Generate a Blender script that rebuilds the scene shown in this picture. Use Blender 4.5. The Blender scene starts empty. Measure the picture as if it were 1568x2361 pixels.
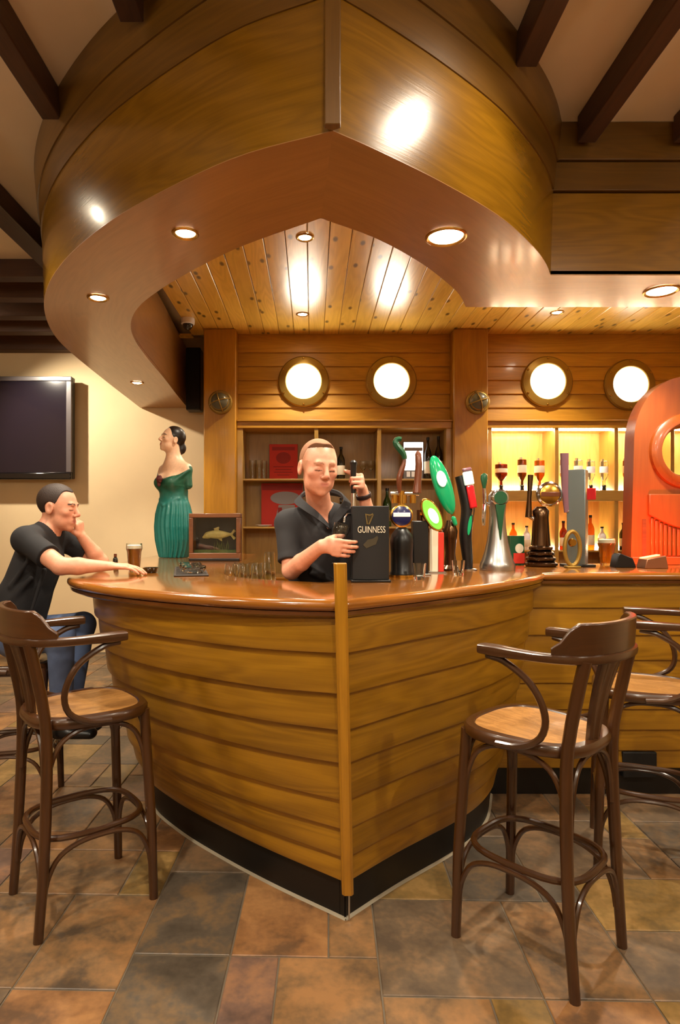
import bpy, math, random
import numpy as np
from mathutils import Vector, Matrix

random.seed(7)
S = bpy.context.scene
COL = S.collection

# ------------------------------------------------------------------ camera
FPX, CX, CY, EYE = 1430.0, 720.0, 1210.0, 1.45
cam_d = bpy.data.cameras.new('camera')
cam = bpy.data.objects.new('camera', cam_d)
COL.objects.link(cam)
cam.location = (0, 0, EYE)
cam.rotation_euler = (math.pi / 2, 0, 0)
cam_d.sensor_fit = 'VERTICAL'
cam_d.sensor_height = 36.0
cam_d.lens = 36.0 * FPX / 2361.0
cam_d.shift_x = (784.0 - CX) / 2361.0
cam_d.shift_y = (CY - 1180.5) / 2361.0
cam_d.clip_start = 0.05
S.camera = cam

# ------------------------------------------------------------------ world, exposure
w = bpy.data.worlds.new('world')
S.world = w
w.use_nodes = True
w.node_tree.nodes['Background'].inputs[0].default_value = (1.0, 0.86, 0.68, 1)
w.node_tree.nodes['Background'].inputs[1].default_value = 0.05
S.view_settings.view_transform = 'Standard'
S.view_settings.look = 'None'
S.view_settings.gamma = 1.0
S.view_settings.use_curve_mapping = False
S.view_settings.exposure = 0.62

WARM = (1.0, 0.88, 0.70)
FILL_GLOBE_E = 28.0       # globes added out of view as soft fill light
SPOT_W = 62.0        # recessed canopy downlights
ROOM_W = 100.0        # ceiling spots in the room on the camera's side
BAR_W = 85.0         # small downlights in the boarded ceiling behind the bar
PORT_E = 15.0         # porthole lamps
LED_E = 70.0         # shelf light strips


def P(x, y, d):
    """point that photo pixel (x, y) shows when it lies d metres from the camera plane"""
    return Vector(((x - CX) * d / FPX, d, EYE - (y - CY) * d / FPX))


# ------------------------------------------------------------------ materials
def new_mat(name):
    m = bpy.data.materials.new(name)
    m.use_nodes = True
    nt = m.node_tree
    return m, nt, nt.nodes['Principled BSDF']


def lin(r, g, b):
    f = lambda c: ((c / 255 + 0.055) / 1.055) ** 2.4 if c / 255 > 0.04045 else c / 255 / 12.92
    return (f(r), f(g), f(b), 1)


def plain(name, rgb, rough=0.5, metal=0.0, coat=0.0, emit=None, es=0.0, trans=0.0, ior=1.45, noise=0.0, nscale=30.0, bump=0.0, subs=0.0):
    m, nt, b = new_mat(name)
    b.inputs['Base Color'].default_value = lin(*rgb)
    b.inputs['Roughness'].default_value = rough
    b.inputs['Metallic'].default_value = metal
    b.inputs['Coat Weight'].default_value = coat
    b.inputs['Coat Roughness'].default_value = 0.08
    b.inputs['IOR'].default_value = ior
    b.inputs['Transmission Weight'].default_value = trans
    if subs:
        b.inputs['Subsurface Weight'].default_value = subs
        b.inputs['Subsurface Radius'].default_value = (0.012, 0.005, 0.003)
    if emit:
        b.inputs['Emission Color'].default_value = (*emit, 1)
        b.inputs['Emission Strength'].default_value = es
    if noise or bump:
        tc = nt.nodes.new('ShaderNodeTexCoord')
        n = nt.nodes.new('ShaderNodeTexNoise')
        n.inputs['Scale'].default_value = nscale
        n.inputs['Detail'].default_value = 5
        nt.links.new(tc.outputs['Object'], n.inputs['Vector'])
        if noise:
            mx = nt.nodes.new('ShaderNodeMix')
            mx.data_type = 'RGBA'
            c = lin(*rgb)
            mx.inputs[6].default_value = tuple(v * (1 - noise) for v in c[:3]) + (1,)
            mx.inputs[7].default_value = tuple(min(1, v * (1 + noise)) for v in c[:3]) + (1,)
            nt.links.new(n.outputs['Fac'], mx.inputs[0])
            nt.links.new(mx.outputs[2], b.inputs['Base Color'])
        if bump:
            bp = nt.nodes.new('ShaderNodeBump')
            bp.inputs['Strength'].default_value = bump
            bp.inputs['Distance'].default_value = 0.004
            nt.links.new(n.outputs['Fac'], bp.inputs['Height'])
            nt.links.new(bp.outputs['Normal'], b.inputs['Normal'])
    return m


def wood(name, dark, light, rough=0.35, coat=0.3, along=1.0, across=1.0, knots=False, var=0.12, ring=0.35, bump=0.25):
    """varnished timber: UV u runs along the grain, both in metres"""
    m, nt, b = new_mat(name)
    N, L = nt.nodes.new, nt.links.new
    uv = N('ShaderNodeUVMap')
    oi = N('ShaderNodeObjectInfo')
    mul = N('ShaderNodeVectorMath'); mul.operation = 'SCALE'
    cmb = N('ShaderNodeCombineXYZ')
    for i in range(3):
        L(oi.outputs['Random'], cmb.inputs[i])
    L(cmb.outputs[0], mul.inputs[0]); mul.inputs['Scale'].default_value = 23.0
    add = N('ShaderNodeVectorMath'); add.operation = 'ADD'
    L(uv.outputs[0], add.inputs[0]); L(mul.outputs[0], add.inputs[1])

    def noise(sx, sy, detail, dist=0.0, rough_=0.5):
        mp = N('ShaderNodeMapping')
        mp.inputs['Scale'].default_value = (sx * along, sy * across, 1)
        L(add.outputs[0], mp.inputs[0])
        n = N('ShaderNodeTexNoise')
        n.inputs['Scale'].default_value = 1.0
        n.inputs['Detail'].default_value = detail
        n.inputs['Distortion'].default_value = dist
        n.inputs['Roughness'].default_value = rough_
        L(mp.outputs[0], n.inputs['Vector'])
        return n.outputs['Fac']

    def math_(op, a, c=None, v=None):
        n = N('ShaderNodeMath'); n.operation = op
        L(a, n.inputs[0])
        if c is not None:
            L(c, n.inputs[1])
        elif v is not None:
            n.inputs[1].default_value = v
        return n.outputs[0]
    broad = noise(0.9, 7, 3, 0.3)
    fig = noise(0.7, 5.5, 2, 0.2)
    rings = math_('SINE', math_('MULTIPLY', fig, v=75.0))
    rings = math_('MULTIPLY', math_('ADD', rings, v=1.0), v=0.5)
    fine = noise(5, 170, 3)
    f = math_('MULTIPLY', broad, v=0.75 - ring)
    f = math_('ADD', f, math_('MULTIPLY', rings, v=ring))
    f = math_('ADD', f, math_('MULTIPLY', fine, v=0.35))
    rp = N('ShaderNodeValToRGB')
    rp.color_ramp.elements[0].position = 0.22
    rp.color_ramp.elements[0].color = lin(*dark)
    rp.color_ramp.elements[1].position = 0.78
    rp.color_ramp.elements[1].color = lin(*light)
    L(f, rp.inputs[0])
    col = rp.outputs[0]
    if knots:
        mp = N('ShaderNodeMapping'); mp.inputs['Scale'].default_value = (2.2, 5.0, 1)
        L(add.outputs[0], mp.inputs[0])
        vo = N('ShaderNodeTexVoronoi'); vo.inputs['Scale'].default_value = 1.0
        vo.voronoi_dimensions = '2D'
        L(mp.outputs[0], vo.inputs['Vector'])
        kr = N('ShaderNodeValToRGB')
        kr.color_ramp.elements[0].position = 0.05; kr.color_ramp.elements[0].color = (1, 1, 1, 1)
        kr.color_ramp.elements[1].position = 0.11; kr.color_ramp.elements[1].color = (0, 0, 0, 1)
        L(vo.outputs['Distance'], kr.inputs[0])
        mk = N('ShaderNodeMix'); mk.data_type = 'RGBA'
        L(kr.outputs[0], mk.inputs[0]); L(col, mk.inputs[6])
        mk.inputs[7].default_value = lin(*[c * 0.55 for c in dark])
        col = mk.outputs[2]
    # each board a little lighter or darker than its neighbour
    hs = N('ShaderNodeHueSaturation')
    v_ = math_('ADD', math_('MULTIPLY', oi.outputs['Random'], v=2 * var), v=1 - var)
    L(v_, hs.inputs['Value']); L(col, hs.inputs['Color'])
    L(hs.outputs[0], b.inputs['Base Color'])
    b.inputs['Roughness'].default_value = rough
    b.inputs['Coat Weight'].default_value = coat
    b.inputs['Coat Roughness'].default_value = 0.22 if knots else 0.12
    bp = N('ShaderNodeBump'); bp.inputs['Strength'].default_value = bump; bp.inputs['Distance'].default_value = 0.001
    L(fine, bp.inputs['Height']); L(bp.outputs[0], b.inputs['Normal'])
    return m


M = {}
M['oak'] = wood('golden_oak', (116, 77, 6), (160, 113, 20), 0.36, 0.25, ring=0.2)
M['oak_post'] = wood('oak_post', (136, 89, 12), (178, 124, 26), 0.38, 0.25, ring=0.1)
M['oak_fascia'] = wood('oak_fascia', (108, 72, 8), (142, 99, 18), 0.26, 0.5, ring=0.18, var=0.05)
M['oak_cornice'] = wood('oak_cornice', (82, 54, 12), (112, 76, 20), 0.36, 0.3, ring=0.15, var=0.06)
M['soffit'] = wood('soffit_veneer', (146, 102, 52), (172, 124, 68), 0.34, 0.35, ring=0.12, var=0.03)
M['pine'] = wood('knotty_pine', (198, 150, 50), (236, 190, 84), 0.3, 0.5, knots=True, ring=0.18, var=0.12)
M['counter'] = wood('varnished_counter', (110, 62, 15), (154, 94, 29), 0.16, 0.9, ring=0.12, var=0.02, bump=0.1)
M['nosing_shade'] = wood('nosing_shade', (70, 38, 12), (112, 64, 22), 0.22, 0.8, ring=0.1)  # dark tone standing for the shade below the nosing
M['bentwood'] = wood('dark_bentwood', (38, 20, 8), (72, 41, 17), 0.28, 0.5, ring=0.1, var=0.1)
M['seat_ply'] = wood('seat_plywood', (132, 88, 40), (176, 126, 68), 0.38, 0.3, ring=0.3, var=0.08, across=2)
M['beam'] = wood('dark_beam', (46, 26, 12), (80, 48, 24), 0.6, 0.05, ring=0.1, var=0.15)
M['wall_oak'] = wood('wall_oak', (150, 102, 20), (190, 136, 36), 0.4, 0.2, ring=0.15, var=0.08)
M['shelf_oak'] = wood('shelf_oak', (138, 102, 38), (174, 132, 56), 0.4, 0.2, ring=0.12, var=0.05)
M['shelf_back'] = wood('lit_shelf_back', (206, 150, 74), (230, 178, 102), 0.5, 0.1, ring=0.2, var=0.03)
M['kick'] = plain('black_kickboard', (14, 11, 9), 0.45)
M['sealant'] = plain('pale_sealant', (150, 140, 120), 0.6)
M['plaster'] = plain('cream_plaster', (236, 210, 166), 0.75, noise=0.06, nscale=3, bump=0.08)
M['ceil'] = plain('ceiling_plaster', (232, 214, 184), 0.8, noise=0.06, nscale=4)
M['black'] = plain('black_plastic', (16, 15, 15), 0.35)
M['matte_black'] = plain('matte_black', (12, 11, 11), 0.6)
M['chrome'] = plain('chrome', (205, 205, 208), 0.12, metal=1.0)
M['steel'] = plain('brushed_steel', (178, 178, 176), 0.3, metal=1.0)
M['brass'] = plain('aged_brass', (176, 132, 58), 0.3, metal=1.0)
M['bronze'] = plain('dull_bronze', (150, 118, 50), 0.38, metal=0.6)
M['glass'] = plain('clear_glass', (244, 248, 246), 0.02, trans=1.0, ior=1.45)
M['lamp'] = plain('lamp_face', (255, 240, 210), 0.4, emit=(1.0, 0.86, 0.62), es=60.0)
M['port'] = plain('porthole_light', (255, 250, 240), 0.3, emit=(1.0, 0.9, 0.72), es=PORT_E)
M['led'] = plain('led_strip', (255, 244, 220), 0.4, emit=(1.0, 0.88, 0.62), es=LED_E)
M['screen'] = plain('dark_screen', (30, 24, 34), 0.12, coat=0.5)
M['grout'] = plain('floor_grout', (104, 92, 76), 0.8, noise=0.15)


def slate(name, cols, rough=0.42):
    m, nt, b = new_mat(name)
    N, L = nt.nodes.new, nt.links.new
    tc = N('ShaderNodeTexCoord'); oi = N('ShaderNodeObjectInfo')
    cmb = N('ShaderNodeCombineXYZ')
    for i in range(3):
        L(oi.outputs['Random'], cmb.inputs[i])
    mul = N('ShaderNodeVectorMath'); mul.operation = 'SCALE'; mul.inputs['Scale'].default_value = 40
    L(cmb.outputs[0], mul.inputs[0])
    add = N('ShaderNodeVectorMath'); add.operation = 'ADD'
    L(tc.outputs['Object'], add.inputs[0]); L(mul.outputs[0], add.inputs[1])
    n1 = N('ShaderNodeTexNoise'); n1.inputs['Scale'].default_value = 5; n1.inputs['Detail'].default_value = 6
    n1.inputs['Distortion'].default_value = 0.6
    n2 = N('ShaderNodeTexNoise'); n2.inputs['Scale'].default_value = 45; n2.inputs['Detail'].default_value = 6
    L(add.outputs[0], n1.inputs['Vector']); L(add.outputs[0], n2.inputs['Vector'])
    mx = N('ShaderNodeMath'); mx.operation = 'MULTIPLY_ADD'
    L(n2.outputs['Fac'], mx.inputs[0]); mx.inputs[1].default_value = 0.35
    sub = N('ShaderNodeMath'); sub.operation = 'SUBTRACT'; L(n1.outputs['Fac'], sub.inputs[0]); sub.inputs[1].default_value = 0.17
    L(sub.outputs[0], mx.inputs[2])
    rp = N('ShaderNodeValToRGB')
    els = rp.color_ramp.elements
    els[0].position = 0.32; els[0].color = lin(*cols[0])
    els[1].position = 0.68; els[1].color = lin(*cols[-1])
    for k, c in enumerate(cols[1:-1]):
        e = els.new(0.32 + 0.36 * (k + 1) / (len(cols) - 1)); e.color = lin(*c)
    L(mx.outputs[0], rp.inputs[0])
    L(rp.outputs[0], b.inputs['Base Color'])
    b.inputs['Roughness'].default_value = rough
    bp = N('ShaderNodeBump'); bp.inputs['Strength'].default_value = 0.35; bp.inputs['Distance'].default_value = 0.004
    L(mx.outputs[0], bp.inputs['Height']); L(bp.outputs[0], b.inputs['Normal'])
    return m


SLATES = [
    slate('slate_rust', [(98, 72, 50), (136, 96, 60), (160, 116, 72)]),
    slate('slate_grey_brown', [(84, 70, 56), (104, 86, 66), (134, 104, 74)]),
    slate('slate_purple', [(86, 68, 60), (112, 86, 72), (142, 104, 76)]),
    slate('slate_ochre', [(102, 82, 48), (130, 102, 56), (156, 122, 72)]),
    slate('slate_mixed', [(80, 66, 52), (120, 92, 62), (150, 110, 70)]),
    slate('slate_dark', [(72, 64, 54), (88, 78, 66), (118, 94, 66)]),
]


# ------------------------------------------------------------------ mesh builder
class MB:
    def __init__(s, grain=(1, 0, 0)):
        s.v, s.f, s.uv, s.mi = [], [], [], []
        s.grain = Vector(grain)
        s.cur = 0

    def add(s, verts, faces, uvs=None):
        o = len(s.v)
        s.v += [Vector(p) for p in verts]
        for k, f in enumerate(faces):
            s.f.append([i + o for i in f])
            s.uv.append(uvs[k] if uvs else None)
            s.mi.append(s.cur)
        return o

    def box(s, c, size, rot=None):
        c = Vector(c); h = Vector(size) / 2
        pts = [Vector((x * h.x, y * h.y, z * h.z)) for x in (-1, 1) for y in (-1, 1) for z in (-1, 1)]
        if rot is not None:
            pts = [rot @ p for p in pts]
        s.add([c + p for p in pts], [(0, 1, 3, 2), (4, 6, 7, 5), (0, 4, 5, 1), (2, 3, 7, 6), (0, 2, 6, 4), (1, 5, 7, 3)])
        return s

    def bb(s, x0, x1, y0, y1, z0, z1):
        return s.box(((x0 + x1) / 2, (y0 + y1) / 2, (z0 + z1) / 2), (abs(x1 - x0), abs(y1 - y0), abs(z1 - z0)))

    def lathe(s, prof, seg=24, c=(0, 0, 0), axis='Z', a0=0.0):
        """prof: (r, h) pairs from the bottom up; closed at the ends when r == 0 is not given"""
        c = Vector(c)
        vs, fs = [], []
        n = len(prof)
        for r, h in prof:
            for k in range(seg):
                a = a0 + 2 * math.pi * k / seg
                p = (r * math.cos(a), r * math.sin(a), h)
                if axis == 'X':
                    p = (p[2], p[0], p[1])
                elif axis == 'Y':      # h runs towards -y (to the viewer)
                    p = (p[0], -p[2], p[1])
                vs.append(c + Vector(p))
        for i in range(n - 1):
            for k in range(seg):
                k2 = (k + 1) % seg
                fs.append((i * seg + k, i * seg + k2, (i + 1) * seg + k2, (i + 1) * seg + k))
        fs.append(tuple(reversed(range(seg))))
        fs.append(tuple((n - 1) * seg + k for k in range(seg)))
        s.add(vs, fs)
        return s

    def tube(s, pts, r, seg=10, flat=None, up=(0, 0, 1), cap=True):
        """sweep an ellipse (r, or r list; flat = height/width ratio across `up`)"""
        pts = [Vector(p) for p in pts]
        n = len(pts)
        rs = r if isinstance(r, (list, tuple)) else [r] * n
        closed = (pts[0] - pts[-1]).length < 1e-6
        if closed:
            pts = pts[:-1]; n -= 1; rs = rs[:n]
        up = Vector(up)
        vs, fs, uvs = [], [], []
        dist = 0.0
        ds = []
        prevx = None
        for i, p in enumerate(pts):
            if closed:
                t = pts[(i + 1) % n] - pts[i - 1]
            else:
                t = pts[min(i + 1, n - 1)] - pts[max(i - 1, 0)]
            t.normalize()
            if flat is None and prevx is not None:
                x = prevx - t * prevx.dot(t)
            else:
                x = t.cross(up)
                if x.length < 1e-3:
                    x = t.cross(Vector((1, 0, 0)))
            x.normalize()
            prevx = x
            y = x.cross(t).normalized()
            if i:
                dist += (p - pts[i - 1]).length
            ds.append(dist)
            fl = flat if flat else 1.0
            for k in range(seg):
                a = 2 * math.pi * k / seg
                ca, sa = math.cos(a), math.sin(a)
                if flat:   # superellipse for flat bars
                    ca = math.copysign(abs(ca) ** 0.5, ca); sa = math.copysign(abs(sa) ** 0.5, sa)
                vs.append(p + x * (rs[i] * ca) + y * (rs[i] * fl * sa))
        m = n if closed else n - 1
        per = 2 * math.pi * rs[0]
        for i in range(m):
            j = (i + 1) % n
            for k in range(seg):
                k2 = (k + 1) % seg
                fs.append((i * seg + k, i * seg + k2, j * seg + k2, j * seg + k))
                d1 = ds[j] if j else dist + 0.01
                uvs.append([(ds[i], k / seg * per), (ds[i], (k + 1) / seg * per), (d1, (k + 1) / seg * per), (d1, k / seg * per)])
        if not closed and cap:
            fs.append(tuple(reversed(range(seg)))); uvs.append([(0, 0)] * seg)
            fs.append(tuple((n - 1) * seg + k for k in range(seg))); uvs.append([(dist, 0)] * seg)
        s.add(vs, fs, uvs)
        return s

    def rows(s, rows, us=None, vs_=None, closed_rows=False):
        """grid from a list of rows of points; us along the row, vs_ per row"""
        n = len(rows[0]); r = len(rows)
        pts = [p for row in rows for p in row]
        fs, uvs = [], []
        for i in range(r if closed_rows else r - 1):
            i2 = (i + 1) % r
            for k in range(n - 1):
                fs.append((i * n + k, i * n + k + 1, i2 * n + k + 1, i2 * n + k))
                if us:
                    va = vs_[i]; vb = vs_[i + 1] if i + 1 < len(vs_) else vs_[i] + 0.02
                    uvs.append([(us[k], va), (us[k + 1], va), (us[k + 1], vb), (us[k], vb)])
        s.add(pts, fs, uvs if us else None)
        return s

    def prism(s, poly, axis, a, b):
        """extrude a 2-D polygon: axis 'Y' -> poly is (x, z), 'Z' -> (x, y), 'X' -> (y, z)"""
        n = len(poly)

        def p3(q, h):
            return {'Y': (q[0], h, q[1]), 'Z': (q[0], q[1], h), 'X': (h, q[0], q[1])}[axis]
        vs = [p3(q, a) for q in poly] + [p3(q, b) for q in poly]
        fs = [tuple(range(n)), tuple(reversed(range(n, 2 * n)))]
        fs += [(i, i + n, (i + 1) % n + n, (i + 1) % n) for i in range(n)]
        s.add(vs, fs)
        return s

    def build(s, name, mats, parent=None, off=None, smooth=35, bevel=0.0, seg=2, world_off=True):
        me = bpy.data.meshes.new(name)
        o3 = Vector((0, 0, 0))
        if parent is not None and world_off:
            o3 = parent_world(parent)
        if off is not None:
            o3 = Vector(off)
        me.from_pydata([tuple(p - o3) for p in s.v], [], s.f)
        me.update()
        import bmesh
        uvl = me.uv_layers.new(name='UVMap')
        g = s.grain.normalized()
        for pi, poly in enumerate(me.polygons):
            uv = s.uv[pi]
            poly.material_index = s.mi[pi]
            if uv is None:
                nrm = poly.normal
                b_ = g.cross(nrm)
                if b_.length < 0.3:
                    a_ = Vector((0, 0, 1)) if abs(nrm.z) < 0.9 else Vector((0, 1, 0))
                    b_ = a_.cross(nrm).normalized()
                else:
                    b_.normalize(); a_ = g
                for li in poly.loop_indices:
                    p = s.v[me.loops[li].vertex_index]
                    uvl.data[li].uv = (p.dot(a_), p.dot(b_) + nrm.dot(Vector((3.1, 5.3, 7.7))))
            else:
                for q, li in enumerate(poly.loop_indices):
                    uvl.data[li].uv = uv[q]
        bm = bmesh.new(); bm.from_mesh(me)
        bmesh.ops.recalc_face_normals(bm, faces=bm.faces)
        bm.to_mesh(me); bm.free()
        if smooth:
            me.shade_smooth()
            me.set_sharp_from_angle(angle=math.radians(smooth))
        for mm in (mats if isinstance(mats, (list, tuple)) else [mats]):
            me.materials.append(M[mm] if isinstance(mm, str) else mm)
        ob = bpy.data.objects.new(name, me)
        COL.objects.link(ob)
        if parent is not None:
            ob.parent = parent
        if bevel:
            md = ob.modifiers.new('bevel', 'BEVEL')
            md.width = bevel; md.segments = seg; md.limit_method = 'ANGLE'; md.angle_limit = math.radians(40)
        return ob


def parent_world(o):
    p = Vector((0, 0, 0))
    while o is not None:
        p += o.location
        o = o.parent
    return p


def empty(name, loc=(0, 0, 0), rz=0.0, label=None, cat=None, group=None, kind=None):
    o = bpy.data.objects.new(name, None)
    o.empty_display_size = 0.1
    COL.objects.link(o)
    o.location = loc
    o.rotation_euler = (0, 0, rz)
    tag(o, label, cat, group, kind)
    return o


def tag(o, label=None, cat=None, group=None, kind=None):
    if label: o['label'] = label
    if cat: o['category'] = cat
    if group: o['group'] = group
    if kind: o['kind'] = kind
    return o


def copy_tree(o, parent=None):
    c = o.copy(); COL.objects.link(c); c.parent = parent
    for ch in [x for x in bpy.data.objects if x.parent == o]:
        copy_tree(ch, c)
    return c


def catmull(pts, n):
    """smooth curve through pts, n points evenly spaced by length"""
    pts = [Vector(p) for p in pts]
    q = [2 * pts[0] - pts[1]] + pts + [2 * pts[-1] - pts[-2]]
    dense = []
    for i in range(1, len(q) - 2):
        p0, p1, p2, p3 = q[i - 1:i + 3]
        for k in range(24):
            t = k / 24
            dense.append(0.5 * ((2 * p1) + (p2 - p0) * t + (2 * p0 - 5 * p1 + 4 * p2 - p3) * t * t + (3 * p1 - p0 - 3 * p2 + p3) * t ** 3))
    dense.append(pts[-1])
    d = [0.0]
    for a, b in zip(dense, dense[1:]):
        d.append(d[-1] + (b - a).length)
    out = []
    j = 0
    for i in range(n):
        t = d[-1] * i / (n - 1)
        while j < len(d) - 2 and d[j + 1] < t:
            j += 1
        f = (t - d[j]) / max(1e-9, d[j + 1] - d[j])
        out.append(dense[j].lerp(dense[j + 1], min(1, f)))
    return out


def normals2(path, side):
    """unit normals in plan; side = +1 / -1 picks which way"""
    out = []
    for i in range(len(path)):
        t = path[min(i + 1, len(path) - 1)] - path[max(i - 1, 0)]
        n = Vector((-t.y, t.x)).normalized() * side
        out.append(n)
    return out


def lengths(path):
    d = [0.0]
    for a, b in zip(path, path[1:]):
        d.append(d[-1] + (b - a).length)
    return d


def spot(name, loc, target, watts, size=1.3, blend=0.5, col=WARM, parent=None, rad=0.03):
    ld = bpy.data.lights.new(name, 'SPOT')
    ld.energy = watts; ld.color = col; ld.spot_size = size; ld.spot_blend = blend; ld.shadow_soft_size = rad
    o = bpy.data.objects.new(name, ld)
    COL.objects.link(o)
    loc, target = Vector(loc), Vector(target)
    o.rotation_euler = (target - loc).to_track_quat('-Z', 'Y').to_euler()
    if parent is not None:
        o.parent = parent
        o.location = loc - parent_world(parent)
    else:
        o.location = loc
    return o
# ================================================================== room shell
CEIL = 3.58
XL, XR, YF, YB = -5.0, 4.6, -3.2, 7.05


def struct(name, mb, mat, parent=None, label=None, **k):
    o = mb.build(name, mat, parent, **k)
    if parent is None:
        o['kind'] = 'structure'
    if label: o['label'] = label
    return o


struct('wall_left', MB().bb(XL - 0.15, XL, YF, YB, 0, CEIL), 'plaster', label='plain cream plaster wall on the far left side of the room')
struct('wall_right', MB().bb(XR, XR + 0.15, YF, YB, 0, CEIL), 'plaster', label='plain cream plaster wall past the right end of the bar')
struct('wall_back', MB().bb(XL - 0.15, XR + 0.15, YB, YB + 0.15, 0, CEIL), 'plaster', label='cream plaster wall behind the television and figurehead')
struct('wall_front', MB().bb(XL - 0.15, XR + 0.15, YF - 0.15, YF, 0, CEIL), 'plaster', label='plain cream plaster wall facing the bar')
ceiling = struct('ceiling', MB().bb(XL - 0.15, XR + 0.15, YF, YB, CEIL, CEIL + 0.12), 'ceil', label='pale plaster ceiling between dark timber beams')

# ---- floor: grout slab with separate slate tiles in a broken ashlar pattern
floor = struct('floor', MB().bb(XL - 0.15, XR + 0.15, YF - 0.15, YB + 0.15, -0.08, -0.004), 'grout', label='slate tile floor in mixed rust, grey and ochre')
MOD = 0.165
gx0, gy0 = -4.95, -3.2
NX, NY = int((XR - gx0) / MOD), int((YB - gy0) / MOD)
occ = [[False] * NY for _ in range(NX)]
rt = random.Random(11)
SZ = [(3, 3), (2, 3), (3, 2), (2, 2), (2, 2), (3, 2), (2, 3), (1, 2), (2, 1), (1, 1)]
tile_cache = {}
rest = MB()
tiles_made = 0
cosr, sinr = math.cos(math.radians(-1.5)), math.sin(math.radians(-1.5))


def tile_visible(cx, cy):
    if cy < 1.55 or cy > 4.6:
        return False
    px = CX + cx * FPX / cy
    return -90 < px < 1670


for j in range(NY):
    for i in range(NX):
        if occ[i][j]:
            continue
        opts = SZ[:]
        rt.shuffle(opts)
        if rt.random() < 0.62:
            opts.sort(key=lambda q: -q[0] * q[1])
            k = rt.randrange(0, 4)
            opts = opts[k:] + opts[:k]
        for (a, b) in opts + [(1, 1)]:
            if i + a <= NX and j + b <= NY and all(not occ[x][y] for x in range(i, i + a) for y in range(j, j + b)):
                break
        for x in range(i, i + a):
            for y in range(j, j + b):
                occ[x][y] = True
        w_, h_ = a * MOD - 0.006, b * MOD - 0.006
        cx, cy = gx0 + (i + a / 2) * MOD, gy0 + (j + b / 2) * MOD
        rx, ry = cx * cosr - cy * sinr, cx * sinr + cy * cosr
        mi = rt.choice([0, 0, 1, 1, 2, 3, 4, 4, 5])
        if tile_visible(cx, cy):
            key = (a, b, mi)
            if key not in tile_cache:
                t = MB()
                z1, z0, e = 0.0, -0.012, 0.003
                vs = [(sx * w_ / 2, sy * h_ / 2, z0) for sx, sy in ((-1, -1), (1, -1), (1, 1), (-1, 1))]
                vs += [(sx * w_ / 2, sy * h_ / 2, z1 - 0.002) for sx, sy in ((-1, -1), (1, -1), (1, 1), (-1, 1))]
                vs += [(sx * (w_ / 2 - e), sy * (h_ / 2 - e), z1) for sx, sy in ((-1, -1), (1, -1), (1, 1), (-1, 1))]
                fs = [(0, 1, 5, 4), (1, 2, 6, 5), (2, 3, 7, 6), (3, 0, 4, 7), (4, 5, 9, 8), (5, 6, 10, 9), (6, 7, 11, 10), (7, 4, 8, 11), (8, 9, 10, 11)]
                t.add(vs, fs)
                o = t.build('tile', SLATES[mi], floor, smooth=20)
                tile_cache[key] = o
            else:
                o = bpy.data.objects.new('tile', tile_cache[key].data); COL.objects.link(o); o.parent = floor
            o.location = (rx, ry, rt.uniform(-0.0006, 0.0004))
            o.rotation_euler = (0, 0, math.radians(-1.5))
            tiles_made += 1
        elif XL < rx - 0.3 and rx + 0.3 < XR and YF < ry - 0.3 and ry + 0.3 < YB:
            rest.cur = mi
            rest.box((rx, ry, -0.006), (w_, h_, 0.012), Matrix.Rotation(math.radians(-1.5), 3, 'Z'))
ro = rest.build('distant_tiles', SLATES, floor, smooth=0)
ro['kind'] = 'stuff'

# ---- beams under the ceiling
BZ0, BZ1 = 3.44, CEIL


def beam(x0, y0, x1, y1, wd, label, z0=BZ0):
    c = Vector(((x0 + x1) / 2, (y0 + y1) / 2, (z0 + BZ1) / 2))
    d = Vector((x1 - x0, y1 - y0, 0)); L_ = d.length; d.normalize()
    root = empty('ceiling_beam', (c.x, c.y, z0), 0, label, 'beam', 'dark timber beams under the ceiling')
    mb = MB(grain=d)
    mb.box(c, (L_, wd, BZ1 - z0 - 0.001), Matrix.Rotation(math.atan2(d.y, d.x), 3, 'Z'))
    o = mb.build('ceiling_beam', 'beam', None, bevel=0.006)
    o.location = (0, 0, 0)
    bpy.data.objects.remove(root)
    tag(o, label, 'beam', 'dark timber beams under the ceiling')
    return o


# ================================================================== bar front (the boat's bow)
HT_L = [(0.105, 2.135), (-0.18, 2.20), (-0.47, 2.355), (-0.74, 2.56), (-0.97, 2.83), (-1.11, 3.13), (-1.19, 3.55), (-1.22, 4.2), (-1.22, 5.45)]
HB_L = [(0.122, 2.275), (-0.16, 2.493), (-0.412, 2.713), (-0.629, 2.93), (-0.81, 3.17), (-0.90, 3.45), (-0.96, 3.85), (-0.99, 4.5), (-0.99, 5.45)]
HT_R = [(0.105, 2.135), (0.43, 2.425), (0.74, 2.705), (0.97, 2.97), (1.12, 3.17), (1.19, 3.335)]
HB_R = [(0.122, 2.275), (0.337, 2.483), (0.664, 2.776), (0.85, 3.03), (0.965, 3.335)]
ZH0, ZH1 = 0.15, 1.155
ZP = [0.15, 0.245, 0.3535, 0.464, 0.604, 0.727, 0.86, 1.0065, 1.155]
NL, NR = 64, 40
hull = {
    -1: (catmull(HT_L, NL), catmull(HB_L, NL)),
    1: (catmull(HT_R, NR), catmull(HB_R, NR)),
}


def hull_row(side, z, off):
    T, B = hull[side]
    s = min(1, max(0, (z - ZH0) / (ZH1 - ZH0)))
    n = len(T)
    path = []
    for i in range(n):
        u = i / (n - 1)
        e = 1 - 0.4 * min(1, u / 0.5) if side < 0 else 1 - 0.35 * u
        path.append(B[i].lerp(T[i], s ** e if s > 0 else 0))
    ns = normals2(path, -1 if side > 0 else 1)
    # outward = away from the bar's inside
    return [Vector((p.x + q.x * off, p.y + q.y * off, z)) for p, q in zip(path, ns)]


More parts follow.
